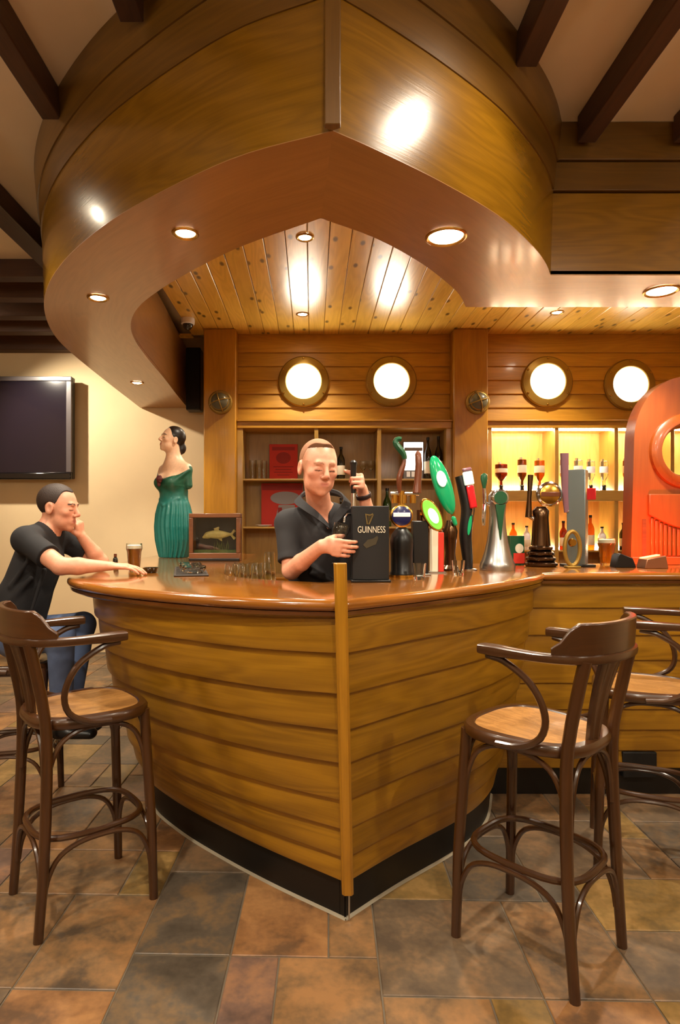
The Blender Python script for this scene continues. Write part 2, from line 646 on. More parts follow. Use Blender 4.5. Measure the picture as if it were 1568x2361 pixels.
def check_side(side):
    r0 = hull_row(side, 0.6, 0); r1 = hull_row(side, 0.6, 0.1)
    inside = Vector((0, 4.0, 0.6))
    return (r1[8] - inside).length > (r0[8] - inside).length


SGN = {s: (1 if check_side(s) else -1) for s in (-1, 1)}
barf = empty('bar_counter', (0.12, 2.3, 0), 0, 'boat-shaped oak bar front with lapped planks and raked stem post', 'bar')
for side in (-1, 1):
    sg = SGN[side]
    for k in range(8):
        z0, z1 = ZP[k], ZP[k + 1]
        rows = [hull_row(side, z0, -0.014 * sg), hull_row(side, z0, 0.017 * sg), hull_row(side, z0 + 0.006, 0.0185 * sg),
                hull_row(side, (z0 + z1) / 2, 0.011 * sg), hull_row(side, min(z1 + 0.008, 1.126), 0.002 * sg), hull_row(side, min(z1 + 0.008, 1.126), -0.014 * sg)]
        us = lengths(rows[1])
        mb = MB()
        mb.rows(rows, us, [z0 - 0.03, z0, z0 + 0.006, (z0 + z1) / 2, z1 + 0.008, z1 + 0.03], closed_rows=True)
        n = len(rows[0])
        mb.add([r[0] for r in rows] + [r[-1] for r in rows], [tuple(range(6)), tuple(range(11, 5, -1))], [[(0, 0)] * 6] * 2)
        mb.build('plank', 'oak', barf, smooth=30)
    rows = [hull_row(side, 0.001, -0.03 * sg), hull_row(side, 0.001, -0.006 * sg), hull_row(side, 0.16, -0.006 * sg), hull_row(side, 0.16, -0.03 * sg)]
    MB().rows(rows, lengths(rows[1]), [0, 0.02, 0.18, 0.2], closed_rows=True).build('kickboard', 'kick', barf)
    rows = [hull_row(side, 0.0005, -0.006 * sg), hull_row(side, 0.0005, 0.006 * sg), hull_row(side, 0.004, 0.003 * sg), hull_row(side, 0.007, -0.006 * sg)]
    MB().rows(rows, closed_rows=True).build('sealant_bead', 'sealant', barf)
# straight run to the right of the bow
EXT_Y = 3.335
for k in range(8):
    z0, z1 = ZP[k], ZP[k + 1]
    xs = hull_row(1, (z0 + z1) / 2, 0)[-1].x - 0.02
    mb = MB()
    prof = [(EXT_Y + 0.014, z0), (EXT_Y - 0.017, z0), (EXT_Y - 0.0185, z0 + 0.006), (EXT_Y - 0.002, min(z1 + 0.008, 1.126)), (EXT_Y + 0.014, min(z1 + 0.008, 1.126))]
    mb.prism(prof, 'X', xs, 3.9)
    mb.build('plank', 'oak', barf, smooth=30)
MB().bb(0.94, 3.9, EXT_Y + 0.006, EXT_Y + 0.03, 0.001, 0.16).build('kickboard', 'kick', barf)
# small black vent in the kickboard of the straight run
vent = MB().bb(1.66, 1.84, EXT_Y - 0.026, EXT_Y + 0.004, 0.10, 0.235)
vent.build('vent', 'matte_black', barf, bevel=0.004)
# stem post: raked timber at the bow
zt, zb = 1.322, 0.105


def stem(z):
    t = (z - 0.15) / (1.155 - 0.15)
    return Vector((0.128 - 0.030 * t, 2.262 - 0.168 * t, z))


mb = MB(grain=(0, -0.13, 1))
lv = [(zb, 0.07), (1.10, 0.05), (1.122, 0.0), (1.2, 0.0), (zt, 0.0)]
pts = []
for z, dp in lv:
    c = stem(z)
    hw = 0.0215
    yb = c.y + dp if dp else 2.092
    yf = c.y - 0.024
    pts += [(c.x - hw, yf + 0.010, z), (c.x - hw * 0.6, yf, z), (c.x + hw * 0.6, yf, z), (c.x + hw, yf + 0.010, z), (c.x + hw, yb, z), (c.x - hw, yb, z)]
nl = len(lv)
fs = [tuple(range(6)), tuple(range(6 * nl - 1, 6 * nl - 7, -1))]
for q in range(nl - 1):
    fs += [(q * 6 + i, q * 6 + (i + 1) % 6, q * 6 + (i + 1) % 6 + 6, q * 6 + i + 6) for i in range(6)]
mb.add(pts, fs)
mb.build('stem_post', 'oak_post', barf, bevel=0.002)
c = stem(0.05)
MB().box((c.x + 0.004, c.y - 0.006, 0.055), (0.006, 0.012, 0.1)).build('corner_strip', 'steel', barf)

# ================================================================== counter top
CZ = 1.195
CT_L = [(0.10, 2.095), (-0.20, 2.155), (-0.507, 2.315), (-0.785, 2.51), (-1.06, 2.79), (-1.225, 3.10), (-1.30, 3.55), (-1.32, 4.2), (-1.32, 5.45)]
CT_R = [(0.10, 2.095), (0.453, 2.39), (0.775, 2.675), (1.01, 2.94), (1.16, 3.14), (1.235, 3.285)]
CI_L = [(0.04, 2.74), (-0.24, 2.90), (-0.40, 3.08), (-0.475, 3.26), (-0.49, 3.55), (-0.49, 3.95), (-0.49, 4.35), (-0.49, 4.8), (-0.49, 5.45)]
CI_R = [(0.04, 2.74), (0.34, 3.02), (0.58, 3.28), (0.76, 3.55), (0.86, 3.8), (0.90, 4.08)]
oL, oR = catmull(CT_L, 60), catmull(CT_R, 36)
iL, iR = catmull(CI_L, 60), catmull(CI_R, 36)
outer = list(reversed(oL)) + oR[1:] + [Vector((x, 3.285)) for x in (1.6, 2.4, 3.2, 3.95)]
inner = list(reversed(iL)) + iR[1:] + [Vector((x, 4.08)) for x in (1.6, 2.4, 3.2, 3.95)]
ctop = empty('countertop', (0, 3.0, CZ - 0.042), 0, 'glossy varnished wooden countertop following the bow of the bar', 'countertop')
prof = [(1.0, 0, 'i'), (0.030, 0, 'o'), (0.012, -0.003, 'o'), (0.003, -0.011, 'o'), (0.0, -0.021, 'o'), (0.003, -0.031, 'o'), (0.012, -0.040, 'o'), (0.03, -0.042, 'o'), (1.0, -0.042, 'i')]
rows = []
for a, dz, kind in prof:
    row = []
    for o, i in zip(outer, inner):
        if kind == 'i':
            q = i
        else:
            q = o + (i - o).normalized() * a
        row.append(Vector((q.x, q.y, CZ + dz)))
    rows.append(row)
us = lengths(outer)
mb = MB()
mb.rows(rows, us, [0.6, 0.03, 0.02, 0.015, 0.01, 0.005, 0.0, -0.02, -0.6], closed_rows=True)
n = len(prof)
mb.add([r[0] for r in rows] + [r[-1] for r in rows], [tuple(range(n)), tuple(range(2 * n - 1, n - 1, -1))], [[(0, 0)] * n] * 2)
mb.build('slab', 'counter', ctop, smooth=40)
rows = []
for a, z in ((0.014, CZ - 0.043), (0.018, CZ - 0.058), (0.032, CZ - 0.066), (0.060, CZ - 0.066), (0.060, CZ - 0.043)):
    rows.append([Vector((*(o + (i - o).normalized() * a), z)) for o, i in zip(outer, inner)])
MB().rows(rows, us, [0, 0.02, 0.04, 0.06, 0.08], closed_rows=True).build('shade_moulding', 'nosing_shade', ctop, smooth=30)  # dark moulding added for the shadow line under the nosing

# ================================================================== canopy over the bar
SZ0 = 2.78
CO_L = [(0.07, 2.09), (-0.29, 2.25), (-0.704, 2.555), (-0.986, 2.815), (-1.27, 3.147), (-1.50, 3.5), (-1.67, 3.87), (-1.80, 4.32), (-1.86, 4.8), (-1.91, 5.84), (-1.95, 7.04)]
CN_L = [(0.0375, 2.684), (-0.33, 2.95), (-0.60, 3.21), (-0.838, 3.475), (-1.05, 3.765), (-1.19, 4.07), (-1.27, 4.42), (-1.31, 4.9), (-1.34, 5.6), (-1.38, 6.3), (-1.416, 7.04)]
CO_R = [(0.07, 2.09), (0.232, 2.20), (0.511, 2.411), (0.806, 2.67), (1.045, 2.947), (1.18, 3.14), (1.269, 3.30)]
CN_R = [(0.0375, 2.684), (0.302, 2.88), (0.554, 3.147), (0.764, 3.437), (0.86, 3.60), (0.936, 3.78)]
coL, coR = catmull(CO_L, 72), catmull(CO_R, 36)
cnL, cnR = catmull(CN_L, 72), catmull(CN_R, 36)
can = empty('bar_canopy', (0.07, 3.0, SZ0), 0, 'curved oak canopy shaped like a bow above the bar', 'canopy')


def band(path, side, z0, o0, z1, o1, th=0.02):
    ns = normals2(path, side)
    f = lambda off, z: [Vector((p.x + q.x * off, p.y + q.y * off, z)) for p, q in zip(path, ns)]
    rows = [f(o0 - th, z0), f(o0, z0), f(o1, z1), f(o1 - th, z1)]
    mb = MB()
    mb.rows(rows, lengths(path), [z0 - th, z0, z1, z1 + th], closed_rows=True)
    mb.add([r[0] for r in rows] + [r[-1] for r in rows], [(0, 1, 2, 3), (7, 6, 5, 4)], [[(0, 0)] * 4] * 2)
    return mb


def outward(path):
    ns = normals2(path, 1)
    c = Vector((0, 4.2))
    return 1 if (path[10] + ns[10] * 0.1 - c).length > (path[10] - c).length else -1


sL, sR = outward(coL), outward(coR)
for path, sd in ((coL, sL), (coR, sR)):
    band(path, sd, SZ0, 0.0, 3.225, 0.012).build('fascia_panel', 'oak_fascia', can)
    band(path, sd, 3.225, 0.018, 3.375, 0.030).build('cornice_band', 'oak_cornice', can)
    band(path, sd, 3.375, 0.038, CEIL - 0.002, 0.055).build('cornice_band', 'oak_cornice', can)
for path in (cnL, cnR):
    sd = outward(path)
    band(path, -sd, SZ0 + 0.024, 0.0, 3.44, 0.0).build('inner_fascia', 'soffit', can)
# straight run
for a, z0, z1 in ((0.0, SZ0, 3.215), (0.016, 3.222, 3.372), (0.026, 3.379, CEIL - 0.002)):
    MB().bb(1.265, XR - 0.005, 3.30 - a, 3.33, z0, z1).build('fascia_panel', 'oak_cornice' if a else 'oak_fascia', can, bevel=0.003)
MB().bb(0.936, XR - 0.005, 3.76, 3.78, SZ0 + 0.024, 3.44).build('inner_fascia', 'soffit', can)


def soffit_strip(o, i, z=SZ0, th=0.024):
    rows = [[Vector((p.x, p.y, z)) for p in o], [Vector((p.x, p.y, z)) for p in i], [Vector((p.x, p.y, z + th)) for p in i], [Vector((p.x, p.y, z + th)) for p in o]]
    mb = MB()
    mb.rows(rows, lengths(o), [0, 0.55, 0.57, 1.1], closed_rows=True)
    mb.add([r[0] for r in rows] + [r[-1] for r in rows], [(0, 1, 2, 3), (7, 6, 5, 4)], [[(0, 0)] * 4] * 2)
    return mb


ins = lambda path, sd: [p - n_ * 0.004 for p, n_ in zip(path, normals2(path, sd))]
soffit_strip(coL, cnL, SZ0 - 0.003).build('soffit_panel', 'soffit', can)
soffit_strip(coR, cnR, SZ0 - 0.003).build('soffit_panel', 'soffit', can)
soffit_strip([Vector((1.269, 3.30)), Vector((XR - 0.005, 3.30))], [Vector((0.936, 3.78)), Vector((XR - 0.005, 3.78))], SZ0 - 0.003).build('soffit_panel', 'soffit', can)
mb = MB(grain=(0, 0, 1))
mb.prism([(0.038, 2.075), (0.042, 2.050), (0.092, 2.050), (0.096, 2.075), (0.07, 2.088)], 'Z', SZ0 - 0.004, CEIL - 0.001)
mb.build('corner_post', 'oak_cornice', can, bevel=0.003)

# beams that run into the canopy (kept clear of it)
HB = 0.095
beam(-0.715, -3.19, -0.715, 2.46, HB, 'dark beam under the ceiling, first to the television side of the canopy prow')
beam(-1.28, -3.19, -1.28, 3.05, HB, 'dark beam under the ceiling, second to the television side of the canopy prow')
beam(-2.02, -3.19, -2.02, 4.95, 0.15, 'thick dark beam under the ceiling beside the curved canopy')
beam(-2.75, -3.19, -2.75, 4.95, HB, 'dark ceiling beam farthest to the television side')
beam(0.93, -3.19, 0.93, 2.70, HB, 'dark beam under the ceiling that runs into the curved cornice')
beam(1.43, -3.19, 1.43, 3.235, HB, 'dark beam under the ceiling meeting the straight fascia, first from the canopy corner')
beam(1.93, -3.19, 1.93, 3.235, HB, 'dark beam under the ceiling meeting the straight fascia, second from the canopy corner')
beam(2.43, -3.19, 2.43, 3.235, HB, 'dark beam under the ceiling meeting the straight fascia, third from the canopy corner')
for q, (y_, lb) in enumerate(((5.03, 'cross beam in front of the television wall, farthest from that wall'), (5.50, 'cross beam in front of the television wall, second from the thick beam'),
                  (5.98, 'cross beam in front of the television wall, third from the thick beam'), (6.46, 'cross beam in front of the television wall, fourth from the thick beam'))):
    beam(XL + 0.01, y_, -1.98 if y_ < 5.3 else -2.0, y_, 0.13, lb)
beam(XL + 0.01, 6.98, -2.02, 6.98, 0.13, 'deep dark beam along the top of the television wall', z0=3.40)

# ---- boarded ceiling behind the bar
CB = 3.42
bceil = empty('ceiling_bar', (1.5, 5.0, CB), 0, 'varnished knotty pine boards over the bar', kind='structure')
bw = 0.152
x = -1.40
while x < XR - 0.05:
    xc = x + bw / 2
    if xc < 0.0375:
        c = cnL
        y0 = max(np.interp(-xc, [-p.x for p in c], [p.y for p in c]), np.interp(-x, [-p.x for p in c], [p.y for p in c])) - 0.015
    elif xc < 0.936:
        y0 = np.interp(x + bw, [p.x for p in cnR], [p.y for p in cnR]) + 0.0
    else:
        y0 = 3.785
    x1 = min(x + bw - 0.004, XR - 0.005)
    y0 = max(y0 - 0.14, 2.5) if xc < 0.936 else y0
    mb = MB(grain=(0, 1, 0))
    e = 0.004
    mb.prism([(x, CB + 0.016), (x, CB + e), (x + e, CB), (x1 - e, CB), (x1, CB + e), (x1, CB + 0.016)], 'Y', y0, 6.44)
    mb.build('board', 'pine', bceil, smooth=0)
    x += bw
# ---- bar back wall, lapped planks above the shelves
BWY = 6.40
wbar = empty('wall_bar', (1.5, BWY, 2.5), 0, 'lapped oak planks on the wall above the bottle shelves', kind='structure')
zz = [2.515 + 0.142 * k for k in range(7)]
zz[-1] = CB - 0.001
PILX = [(-1.09, -0.765), (1.42, 1.765), (4.15, 4.5)]
for a, b in ((-0.765, 1.42), (1.765, 4.15)):
    for k in range(6):
        z0, z1 = zz[k], zz[k + 1]
        mb = MB()
        mb.prism([(BWY + 0.02, z0), (BWY - 0.012, z0), (BWY - 0.013, z0 + 0.005), (BWY + 0.004, min(z1 + 0.006, CB - 0.001)), (BWY + 0.02, min(z1 + 0.006, CB - 0.001))], 'X', a + 0.001, b - 0.001)
        mb.build('plank', 'wall_oak', wbar, smooth=0)
pl_lab = ['square oak pillar beside the figurehead', 'square oak pillar between the dark shelves and the lit bottle shelves', 'square oak pillar past the lit bottle shelves']
for (a, b), lb in zip(PILX, pl_lab):
    p = empty('pillar', ((a + b) / 2, 6.38, 0), 0, lb, 'pillar', 'oak pillars of the back bar')
    MB(grain=(0, 0, 1)).bb(a, b, 6.22, 6.66, 0.0, CB - 0.001).build('shaft', 'oak_post', p, bevel=0.012, seg=3)
    MB(grain=(1, 0, 0)).bb(a - 0.02, b + 0.02, 6.20, 6.67, 0.0, 0.14).build('plinth', 'oak_post', p, bevel=0.008)

# ---- shelf units
def shelf_unit(x0, x1, divs, shelves, lip, lit, label):
    c = empty('back_bar_shelf', ((x0 + x1) / 2, 6.45, 0), 0, label, 'shelf')
    y0, y1 = 6.30, 6.64
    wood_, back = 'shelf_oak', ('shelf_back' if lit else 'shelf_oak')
    xs = [x0] + divs + [x1]
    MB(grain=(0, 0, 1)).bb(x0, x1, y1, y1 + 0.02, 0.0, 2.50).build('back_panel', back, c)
    for k, xd in enumerate(xs):
        hw = 0.03 if k in (0, len(xs) - 1) else 0.02
        a, b = xd - hw, xd + hw
        if k == 0: a, b = x0 + 0.001, x0 + 0.06
        if k == len(xs) - 1: a, b = x1 - 0.06, x1 - 0.001
        MB(grain=(0, 0, 1)).bb(a, b, y0, y1, 0.0, 2.43).build('upright', 'shelf_oak', c, bevel=0.003)
    MB().bb(x0 + 0.001, x1 - 0.001, y0 - 0.012, y1, 2.43, 2.495).build('header', 'wall_oak', c, bevel=0.004)
    MB().bb(x0 + 0.001, x1 - 0.001, y0 - 0.035, y1, 2.495, 2.512).build('ledge', 'oak_post', c, bevel=0.004)
    for i in range(len(xs) - 1):
        a = xs[i] + (0.06 if i == 0 else 0.02); b = xs[i + 1] - (0.06 if i == len(xs) - 2 else 0.02)
        for z in shelves:
            MB().bb(a, b, y0 + 0.02, y1, z - 0.018, z).build('shelf_board', 'shelf_oak', c, bevel=0.002)
        if lit:
            for z in (shelves[0] + 0.004, shelves[1] + 0.004):
                MB().bb(a + 0.01, b - 0.01, y1 - 0.04, y1 - 0.012, z, z + 0.014).build('light_strip', 'led', c)
            MB().bb(a + 0.01, b - 0.01, y0 + 0.03, y0 + 0.055, 2.414, 2.428).build('light_strip', 'led', c)
    if lip:
        MB().bb(x0 + 0.05, x1 - 0.05, y0 - 0.01, y0 + 0.02, lip[0], lip[1]).build('shelf_rail', 'shelf_oak', c, bevel=0.003)
    MB().bb(x0 + 0.001, x1 - 0.001, 6.0, y0 + 0.02, 0.0, 0.9).build('base_cupboard', 'wall_oak', c, bevel=0.004)
    MB().bb(x0 + 0.001, x1 - 0.001, 5.96, y1, 0.9, 0.94).build('worktop', 'counter', c, bevel=0.004)
    return c


SH1, SH2 = 1.92, 1.43
bay1 = shelf_unit(-0.765, 1.42, [0.042, 0.682], [SH1, SH2], None, False, 'unlit oak shelf unit with posters, glasses and dark bottles')
LS1, LS2 = 1.80, 1.19
bay2 = shelf_unit(1.765, 4.15, [2.485, 3.09, 3.66], [LS1, LS2], (1.69, 1.80), True, 'brightly lit oak shelf unit holding spirit bottles')

# ---- portholes
def porthole(cx, cz, label):
    p = empty('porthole_lamp', (cx, BWY, cz), 0, label, 'porthole', 'round porthole lamps on the planked wall')
    y = BWY - 0.012
    R0, R1 = 0.178, 0.262
    mb = MB()
    prof = [(R1, 0.0), (R1, 0.02), (R1 - 0.012, 0.034), (R0 + 0.035, 0.046), (R0 + 0.008, 0.050), (R0, 0.042), (R0, 0.0)]
    seg = 48
    rows = [[Vector((cx + r * math.cos(2 * math.pi * k / seg), y - h, cz + r * math.sin(2 * math.pi * k / seg))) for k in range(seg + 1)] for r, h in prof]
    mb.rows(rows, closed_rows=True)
    mb.build('brass_ring', 'bronze', p, smooth=30)
    mb = MB(); mb.lathe([(R0 - 0.001, 0.0), (R0 - 0.001, 0.022), (R0 - 0.02, 0.03)], 48, (cx, y, cz), 'Y')
    mb.build('glass_disc', 'port', p, smooth=40)
    for k in range(6):
        a = math.pi / 6 + k * math.pi / 3
        mb = MB(); mb.lathe([(0.011, 0.03), (0.011, 0.046), (0.006, 0.050)], 10, (cx + (R1 - 0.026) * math.cos(a), y, cz + (R1 - 0.026) * math.sin(a)), 'Y')
        mb.build('bolt', 'brass', p)


porthole(-0.089, 2.922, 'glowing porthole above the dark shelves, next to the pillar by the figurehead')
porthole(0.812, 2.922, 'glowing porthole above the dark shelves, next to the middle pillar')
porthole(2.414, 2.920, 'glowing porthole above the lit shelves, next to the middle pillar')
porthole(3.262, 2.89, 'glowing porthole above the lit shelves, next to the red arch')

# ---- caged bulkhead lamps on the pillars
def bulkhead(cx, cz, label):
    p = empty('bulkhead_lamp', (cx, 6.22, cz), 0, label, 'wall lamp', 'caged bulkhead lamps on the pillars')
    y = 6.22
    MB().lathe([(0.120, 0.0), (0.120, 0.03), (0.108, 0.042)], 28, (cx, y, cz), 'Y').build('base_ring', 'bronze', p)
    MB().lathe([(0.096, 0.04), (0.094, 0.07), (0.075, 0.105), (0.04, 0.125), (0.008, 0.13)], 28, (cx, y, cz), 'Y').build('frosted_dome', M['dome'], p, smooth=60)
    for ax in (0, 1, 2):
        a = math.pi / 2 * ax + 0.3
        pts = []
        for k in range(13):
            t = math.pi * k / 12
            pts.append((cx + 0.106 * math.cos(t) * math.cos(a), y - 0.03 - 0.108 * math.sin(t), cz + 0.106 * math.cos(t) * math.sin(a)))
        if ax < 2:
            MB().tube(pts, 0.006, 8).build('cage_bar', 'bronze', p)
    ring = [(cx + 0.085 * math.cos(2 * math.pi * k / 24), y - 0.085, cz + 0.085 * math.sin(2 * math.pi * k / 24)) for k in range(25)]
    ring[-1] = ring[0]
    MB().tube(ring, 0.006, 8).build('cage_ring', 'bronze', p)


M['dome'] = plain('frosted_dome', (92, 88, 68), 0.25, coat=0.3)
bulkhead(-0.918, 2.675, 'round caged bulkhead lamp on the pillar by the figurehead')
bulkhead(1.655, 2.675, 'round caged bulkhead lamp on the pillar between the shelf units')

# ================================================================== lamps
def downlight(x, y, z, watts, label, group, tgt=None, r=0.042, size=1.9):
    p = empty('downlight', (x, y, z), 0, label, 'downlight', group)
    mb = MB()
    seg = 28
    prof = [(r, -0.001), (r + 0.003, -0.006), (r + 0.012, -0.010), (r + 0.020, -0.006), (r + 0.021, -0.001)]
    rows = [[Vector((x + q * math.cos(2 * math.pi * k / seg), y + q * math.sin(2 * math.pi * k / seg), z + h)) for k in range(seg + 1)] for q, h in prof]
    mb.rows(rows, closed_rows=True)
    mb.build('trim_ring', 'brass', p, smooth=40)
    mb = MB(); mb.lathe([(r, -0.001), (r, -0.002), (r * 0.8, -0.006), (r * 0.3, -0.009)], seg, (x, y, z)); mb.build('lens', 'lamp', p, smooth=50)
    t = tgt or (x, y, 0)
    spot('beam_light', (x, y, z - 0.03), t, watts, size, 0.6, WARM, p, 0.035)


G1 = 'recessed downlights in the curved canopy'
zs = SZ0 - 0.004
downlight(-0.576, 2.82, zs, SPOT_W, 'bright downlight in the canopy soffit between the prow and its curved side', G1)
downlight(-1.25, 3.62, zs, SPOT_W, 'downlight in the canopy soffit at the bend above the man on the stool', G1)
downlight(-1.634, 5.785, zs, SPOT_W, 'downlight in the canopy soffit nearest the figurehead', G1)
downlight(0.615, 2.853, zs, SPOT_W * 1.25, 'large bright downlight in the canopy soffit above the beer taps', G1, r=0.075)
downlight(1.978, 3.514, zs, SPOT_W, 'bright downlight in the straight soffit on the red arch side', G1, r=0.075)
downlight(3.4, 3.514, zs, SPOT_W, 'downlight in the straight soffit far beyond the red arch', G1)
G2 = 'small downlights in the boarded ceiling'
downlight(-0.05, 4.25, CB, BAR_W, 'small downlight in the pine boards nearest the canopy prow', G2)
downlight(-0.09, 5.80, CB, BAR_W, 'small downlight in the pine boards before the first porthole', G2)
downlight(2.27, 5.75, CB, BAR_W, 'small downlight in the pine boards before the lit shelves', G2)


def ceiling_spot(x, y, tgt, watts, label, size=1.5):
    z = CEIL
    p = empty('ceiling_spotlight', (x, y, z), 0, label, 'spotlight', 'adjustable ceiling spotlights facing the bar')
    MB().lathe([(0.055, -0.03), (0.058, -0.02), (0.058, -0.0005)], 24, (x, y, z)).build('rose', 'steel', p)
    d = (Vector(tgt) - Vector((x, y, z - 0.12))).normalized()
    c = Vector((x, y, z - 0.12))
    MB().tube([(x, y, z - 0.03), (x, y, z - 0.09)], 0.012, 10).build('stem', 'steel', p)
    MB().tube([c - d * 0.07, c - d * 0.05, c + d * 0.05, c + d * 0.07], [0.03, 0.045, 0.05, 0.05], 20).build('can', 'steel', p)
    MB().tube([c + d * 0.0705, c + d * 0.072], [0.044, 0.044], 20).build('lens', 'lamp', p)
    spot('beam_light', c + d * 0.09, tgt, watts, size, 0.7, WARM, p, 0.05)


ceiling_spot(1.14, 2.14, (0.5, 2.45, 1.9), ROOM_W * 0.22, 'ceiling spotlight aimed at the curved fascia on the stool pair side', 2.4)
ceiling_spot(-2.15, 3.2, (-1.1, 3.1, 0.8), ROOM_W * 0.7, 'ceiling spotlight above the seated man')
ceiling_spot(-1.0, 0.6, (-0.35, 2.05, 0.0), ROOM_W * 1.5, 'ceiling spotlight aimed at the planks on the television side')
ceiling_spot(0.5, -0.6, (0.3, 2.6, 0.9), ROOM_W * 1.0, 'ceiling spotlight aimed at the stem post', 1.3)
ceiling_spot(2.2, 0.3, (1.6, 3.2, 0.5), ROOM_W, 'ceiling spotlight aimed at the straight bar front')
ceiling_spot(-3.35, 5.72, (-2.1, 7.0, 1.5), ROOM_W * 1.7, 'ceiling spotlight washing the television wall', 1.9)
ceiling_spot(-2.4, 1.3, (-1.6, 2.4, 0.0), ROOM_W * 0.8, 'ceiling spotlight over the empty stool beside the seated man')


def fill_globe(x, y, watts, label):  # unseen globes added to fill the bar with soft frontal light
    z = 2.75
    p = empty('fill_globe', (x, y, CEIL), 0, label, 'fill lamp', 'added fill globes out of view')
    MB().lathe([(0.05, -0.03), (0.055, -0.02), (0.055, -0.0005)], 24, (x, y, CEIL)).build('rose', 'brass', p)
    MB().tube([(x, y, CEIL - 0.03), (x, y, z + 0.17)], 0.004, 8).build('cord', 'black', p)
    MB().lathe([(0.045, 0.12), (0.05, 0.13), (0.05, 0.15), (0.02, 0.18)], 24, (x, y, z)).build('cap', 'brass', p)
    prof = [(max(0.004, 0.14 * math.cos(a)), 0.14 * math.sin(a)) for a in [-math.pi / 2 + math.pi * k / 16 for k in range(15)]]
    MB().lathe(prof, 28, (x, y, z)).build('globe', M['globe'], p, smooth=60)


M['globe'] = plain('fill_globe_glow', (255, 240, 214), 0.4, emit=(1.0, 0.89, 0.72), es=FILL_GLOBE_E)
fill_globe(-1.5, -1.1, 0, 'added fill globe out of view on the television side, nearer the bar')
fill_globe(1.7, -1.1, 0, 'added fill globe out of view on the straight bar side, nearer the bar')
fill_globe(-3.2, 0.9, 0, 'added fill globe out of view by the far television side wall')
fill_globe(3.4, 0.9, 0, 'added fill globe out of view by the far straight bar side wall')
fill_globe(0.1, -2.3, 0, 'added fill globe out of view deepest in the room')
